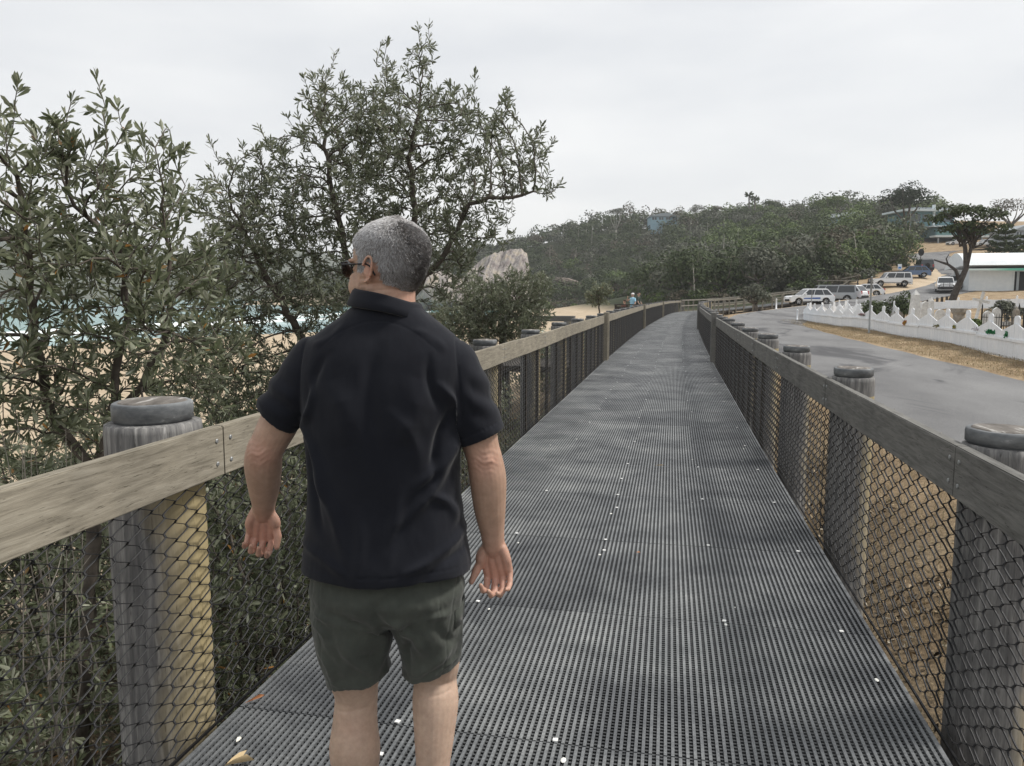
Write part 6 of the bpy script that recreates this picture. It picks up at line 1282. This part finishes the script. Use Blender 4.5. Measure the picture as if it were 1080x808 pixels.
# collar: stand and fall
V = []; prof = [(-.003, -.030), (-.003, .004), (.000, .010), (.004, .0115), (.0085, .006), (.0145, -.010), (.0215, -.0285), (.0185, -.0305), (.0075, -.012), (.002, -.002)]; nP = len(prof); nC = 72
for i in range(nC):
    a = 2 * math.pi * i / nC; ca_, sa_ = math.cos(a), math.sin(a); ey = .073
    zc = 1.561 - .019 * ca_ * 1.0 - (.030 if sa_ > .0 else 0) * max(0, sa_) + .002 * math.sin(3 * a)
    for r_, z_ in prof:
        ro = r_ * (1 + .12 * math.sin(2 * a + 1)); V.append((.011 + (.0745 + ro) * ca_, .006 + (ey + ro) * sa_, zc + z_))
F = [(i * nP + j, ((i + 1) % nC) * nP + j, ((i + 1) % nC) * nP + (j + 1) % nP, i * nP + (j + 1) % nP) for i in range(nC) for j in range(nP)]
MB().add(V, F).build('collar', M_POLO, so_, True, fixn=True)
# shorts -----------------------------------------------------------
st = MB(); rings(st, [(.004, 0, .742, .05, .05, .045), (.003, 0, .765, .13, .088, .09), (0, 0, .795, .178, .115, .118), (0, 0, .83, .196, .128, .132), (0, 0, .87, .188, .120, .120), (0, 0, .93, .178, .112, .108)], 48, 6, 2.3)
hl_, hr_ = pl(381, 718, 0), pl(455, 704, 0)
Q = crom([(-.088, -.012, .83, .100), (-.094, -.008, .75, .099), (-.094, .0, .68, .091), (-.086, .005, .63, .084), (hl_[0] - .004, .005, .594, .0835)], 8); st.tube(Q[:, :3], Q[:, 3], 36)
rings(st, [(-.155, .04, .82, .04, .06), (-.150, .06, .72, .045, .05), (-.135, .06, .64, .045, .05), (-.125, .06, .60, .04, .045)], 24, 5)
Q = crom([(.090, -.012, .83, .098), (.099, -.008, .75, .094), (.105, .004, .68, .083), (.107, .012, .645, .079), (hr_[0] - .002, .014, .618, .079)], 8); st.tube(Q[:, :3], Q[:, 3], 36)
stm = remesh(st, 'shorts', .0042, 9); P = getco(stm); N = getno(stm)
Rg = [(-.17, .80, -.02, .76, .007, .010), (-.18, .775, -.06, .70, .006, .012), (-.15, .775, -.03, .68, -.006, .012), (-.11, .73, -.03, .62, .0075, .013), (-.02, .78, -.02, .64, .006, .010), (-.16, .70, -.13, .61, .005, .012), (.03, .79, .16, .80, .006, .009), (.04, .77, .10, .70, .006, .012), (.16, .70, .07, .635, .008, .012), (.17, .665, .10, .62, .006, .010), (.07, .74, .06, .65, -.006, .012), (.13, .79, .17, .72, -.005, .012), (.0, .86, .0, .78, -.006, .016), (-.10, .79, -.08, .62, .003, .02), (.02, .80, .055, .755, .008, .010)]
h = 2.2 * ridges(P, Rg) + .0045 * vnoise(P, (14, 14, 8), 5) + .0020 * vnoise(P, (40, 40, 22), 2)
h += -.0016 * np.exp(-((P[:, 2] - .617 + .0 * P[:, 0]) / .0016) ** 2) * (P[:, 0] < .01) - .0016 * np.exp(-((P[:, 2] - .643 - .12 * (P[:, 0] - .1)) / .0016) ** 2) * (P[:, 0] > .02)
h += -.0022 * np.exp(-((np.abs(P[:, 0] + .0) - .168 + .15 * (.8 - P[:, 2])) / .0016) ** 2) * (P[:, 1] < 0)
for x0, x1 in ((-.15, -.055), (.045, .14)):                    # back pockets
    e_ = np.minimum.reduce([np.abs(P[:, 0] - x0), np.abs(P[:, 0] - x1)]); inz = (P[:, 2] > .79) & (P[:, 1] < 0); h += -.0016 * np.exp(-(e_ / .0014) ** 2) * inz; h += -.002 * np.exp(-((P[:, 2] - .79) / .0016) ** 2) * ((P[:, 0] > x0) & (P[:, 0] < x1) & (P[:, 1] < 0))
P = P + N * h[:, None]; lo = (P[:, 2] < .66) & (P[:, 0] > .02); P[lo, 2] += (P[lo, 0] - .105) * .34 * np.clip((.66 - P[lo, 2]) / .04, 0, 1); lo = (P[:, 2] < .60) ; P[lo, 2] += .004 * np.sin(P[lo, 0] * 45); setco(stm, P)
m, t, b = new_mat('shorts_cloth'); n1 = noise_n(t, 9, 5, .65); n2 = noise_n(t, 500, 2, .6); n3 = noise_n(t, 40, 4, .6); c = ramp(t, n1.outputs['Fac'], [(.3, (.030, .035, .029)), (.7, (.060, .067, .056))]).outputs['Color']; c = mixc(t, .5, c, ramp(t, n3.outputs['Fac'], [(.3, (.8, .8, .8)), (.7, (1.2, 1.2, 1.18))]).outputs['Color'], 'MULTIPLY'); t.links.new(c, b.inputs['Base Color']); b.inputs['Roughness'].default_value = .92; b.inputs['Sheen Weight'].default_value = .15; bump(t, b, n2.outputs['Fac'], .4, .0008); M_SHO = m
sho = link('shorts', stm, M_SHO, man)
fl = MB()
for i in range(2): fl.add([(.172, -.065 + .0 * i, .80 - .0 * i), (.186, -.03, .80), (.188, .03, .80), (.180, .055, .80), (.176, .055, .755), (.186, .03, .752), (.183, -.03, .752), (.170, -.067, .755)], [(0, 1, 6, 7), (1, 2, 5, 6), (2, 3, 4, 5)]) if i == 0 else None
fl.v = [v + np.array([.002, 0, 0]) for v in fl.v]; fo_ = fl.build('pocket_flap', M_SHO, sho, True); so2 = fo_.modifiers.new('t', 'SOLIDIFY'); so2.thickness = .004
# shoes
for nm, pts_, lab in (('shoe', [(cL[0], -.045, .045, .040), (cL[0], .03, .05, .047), (cL[0] - .004, .11, .042, .046), (cL[0] - .012, .20, .034, .034)], 0), ('shoe', [(cR[0], -.125, .155, .040), (cR[0], -.085, .105, .046), (cR[0] + .002, -.03, .055, .045), (cR[0] + .006, .055, .034, .034)], 1)):
    mbs = MB(); limb(mbs, pts_, 22, 5); mbs.v = [np.stack([v[:, 0], v[:, 1], np.maximum(v[:, 2], .002)], 1) for v in mbs.v]; mbs.build(nm, plain('shoe_leather', (.05, .045, .04), .6), man, True)

# two people at the lookout, seen small ------------------------------------
def small_person(loc, rz, label, shirt, hat, trousers, armup=False, seed=0):
    t_ = tag(empty('person', loc, rz), label, 'person'); b_ = MB()
    rings(b_, [(0, 0, 1.48, .05, .055), (0, .01, 1.53, .045, .05), (0, .02, 1.58, .058, .08), (0, .01, 1.66, .073, .095), (0, 0, 1.72, .06, .08), (0, 0, 1.745, .02, .03)], 16, 3)
    rings(b_, [(0, 0, .85, .15, .10), (0, 0, 1.1, .14, .09), (0, 0, 1.35, .17, .10), (0, 0, 1.45, .12, .08), (0, 0, 1.5, .05, .05)], 16, 3)
    for s_ in (-1, 1):
        up_ = armup and s_ > 0; E = (s_ * .27, .05, 1.16) if not up_ else (s_ * .26, .18, 1.28); W_ = (s_ * .24, .2, .98) if not up_ else (s_ * .12, .30, 1.48)
        limb(b_, [(s_ * .17, 0, 1.41, .05), E + (.04,), W_ + (.028,), tuple(np.array(W_) + (np.array(W_) - np.array(E)) * .3) + (.03,)], 10, 3); limb(b_, [(s_ * .09, 0, .88, .085), (s_ * .09, .01, .5, .055), (s_ * .09, 0, .3, .052), (s_ * .09, 0, .08, .035), (s_ * .09, .12, .04, .03)], 10, 3)
    b_.ball((0, .1, 1.61), (.012, .02, .015), 8, 6); link('body', remesh(b_, 'person_body', .012, 2), M_SKIN2, t_)
    c_ = MB(); rings(c_, [(0, 0, .84, .19, .14), (0, 0, 1.1, .175, .13), (0, 0, 1.38, .195, .125), (0, 0, 1.45, .15, .10), (0, 0, 1.5, .06, .06)], 18, 4)
    for s_ in (-1, 1): limb(c_, [(s_ * .17, 0, 1.41, .065), (s_ * .235, .03, 1.27, .06)], 10, 3)
    link('shirt', remesh(c_, 'shirt', .012, 3), shirt, t_); p_ = MB(); rings(p_, [(0, 0, .78, .165, .12), (0, 0, .93, .165, .12)], 16, 3)
    for s_ in (-1, 1): limb(p_, [(s_ * .09, 0, .84, .095), (s_ * .092, .01, .5, .08)], 12, 3)
    link('shorts', remesh(p_, 'shorts', .012, 2), trousers, t_)
    h_ = MB(); h_.ball((0, -.01, 1.70), (.084, .104, .065), 16, 10)
    if hat[1]: h_.ball((0, .09, 1.69), (.07, .07, .01), 12, 6)
    h_.build(hat[0], hat[2], t_, True)
M_SKIN2 = plain('skin_far', (.45, .29, .22), .6)
a_ = np.array(lk.location)
small_person(tuple(a_ + Vector((-.05, .1, -.02))), YAW + 2.2, 'person in light blue shirt and white cap standing at the small lookout', plain('light_blue_cloth', (.30, .52, .66), .9), ('cap', True, plain('white_cap', (.75, .75, .74), .8)), plain('grey_cloth', (.08, .08, .09), .9), True)
small_person(tuple(a_ + Vector((.28, .4, .03))), YAW - 2.0, 'person in dark top with dark hair standing at the small lookout, right one', plain('dark_green_cloth', (.03, .045, .035), .9), ('hair', False, plain('dark_hair', (.02, .017, .015), .7)), plain('tan_cloth', (.4, .28, .2), .9))
small_person(tuple(a_ + Vector((-.55, .5, -.42))), YAW + .6, 'person in red top at the left of the small lookout, mostly hidden by rail', plain('red_cloth', (.26, .11, .09), .9), ('hair', False, plain('brown_hair', (.06, .04, .03), .7)), plain('grey_cloth2', (.08, .08, .09), .9))
# ------------------------------------------------------------------ sea haze: one even volume round the whole place
hz_ = MB().box(-1900, 1900, -300, 2100, -14, 90).build('haze', None); m = bpy.data.materials.new('haze_air'); m.use_nodes = True; t = m.node_tree; t.nodes.clear()
o_ = nd(t, 'ShaderNodeOutputMaterial'); v_ = nd(t, 'ShaderNodeVolumePrincipled'); v_.inputs['Density'].default_value = .0003; v_.inputs['Color'].default_value = (.96, .975, .99, 1); v_.inputs['Anisotropy'].default_value = .2
t.links.new(v_.outputs[0], o_.inputs['Volume']); hz_.data.materials.append(m); tag(hz_, kind='stuff')
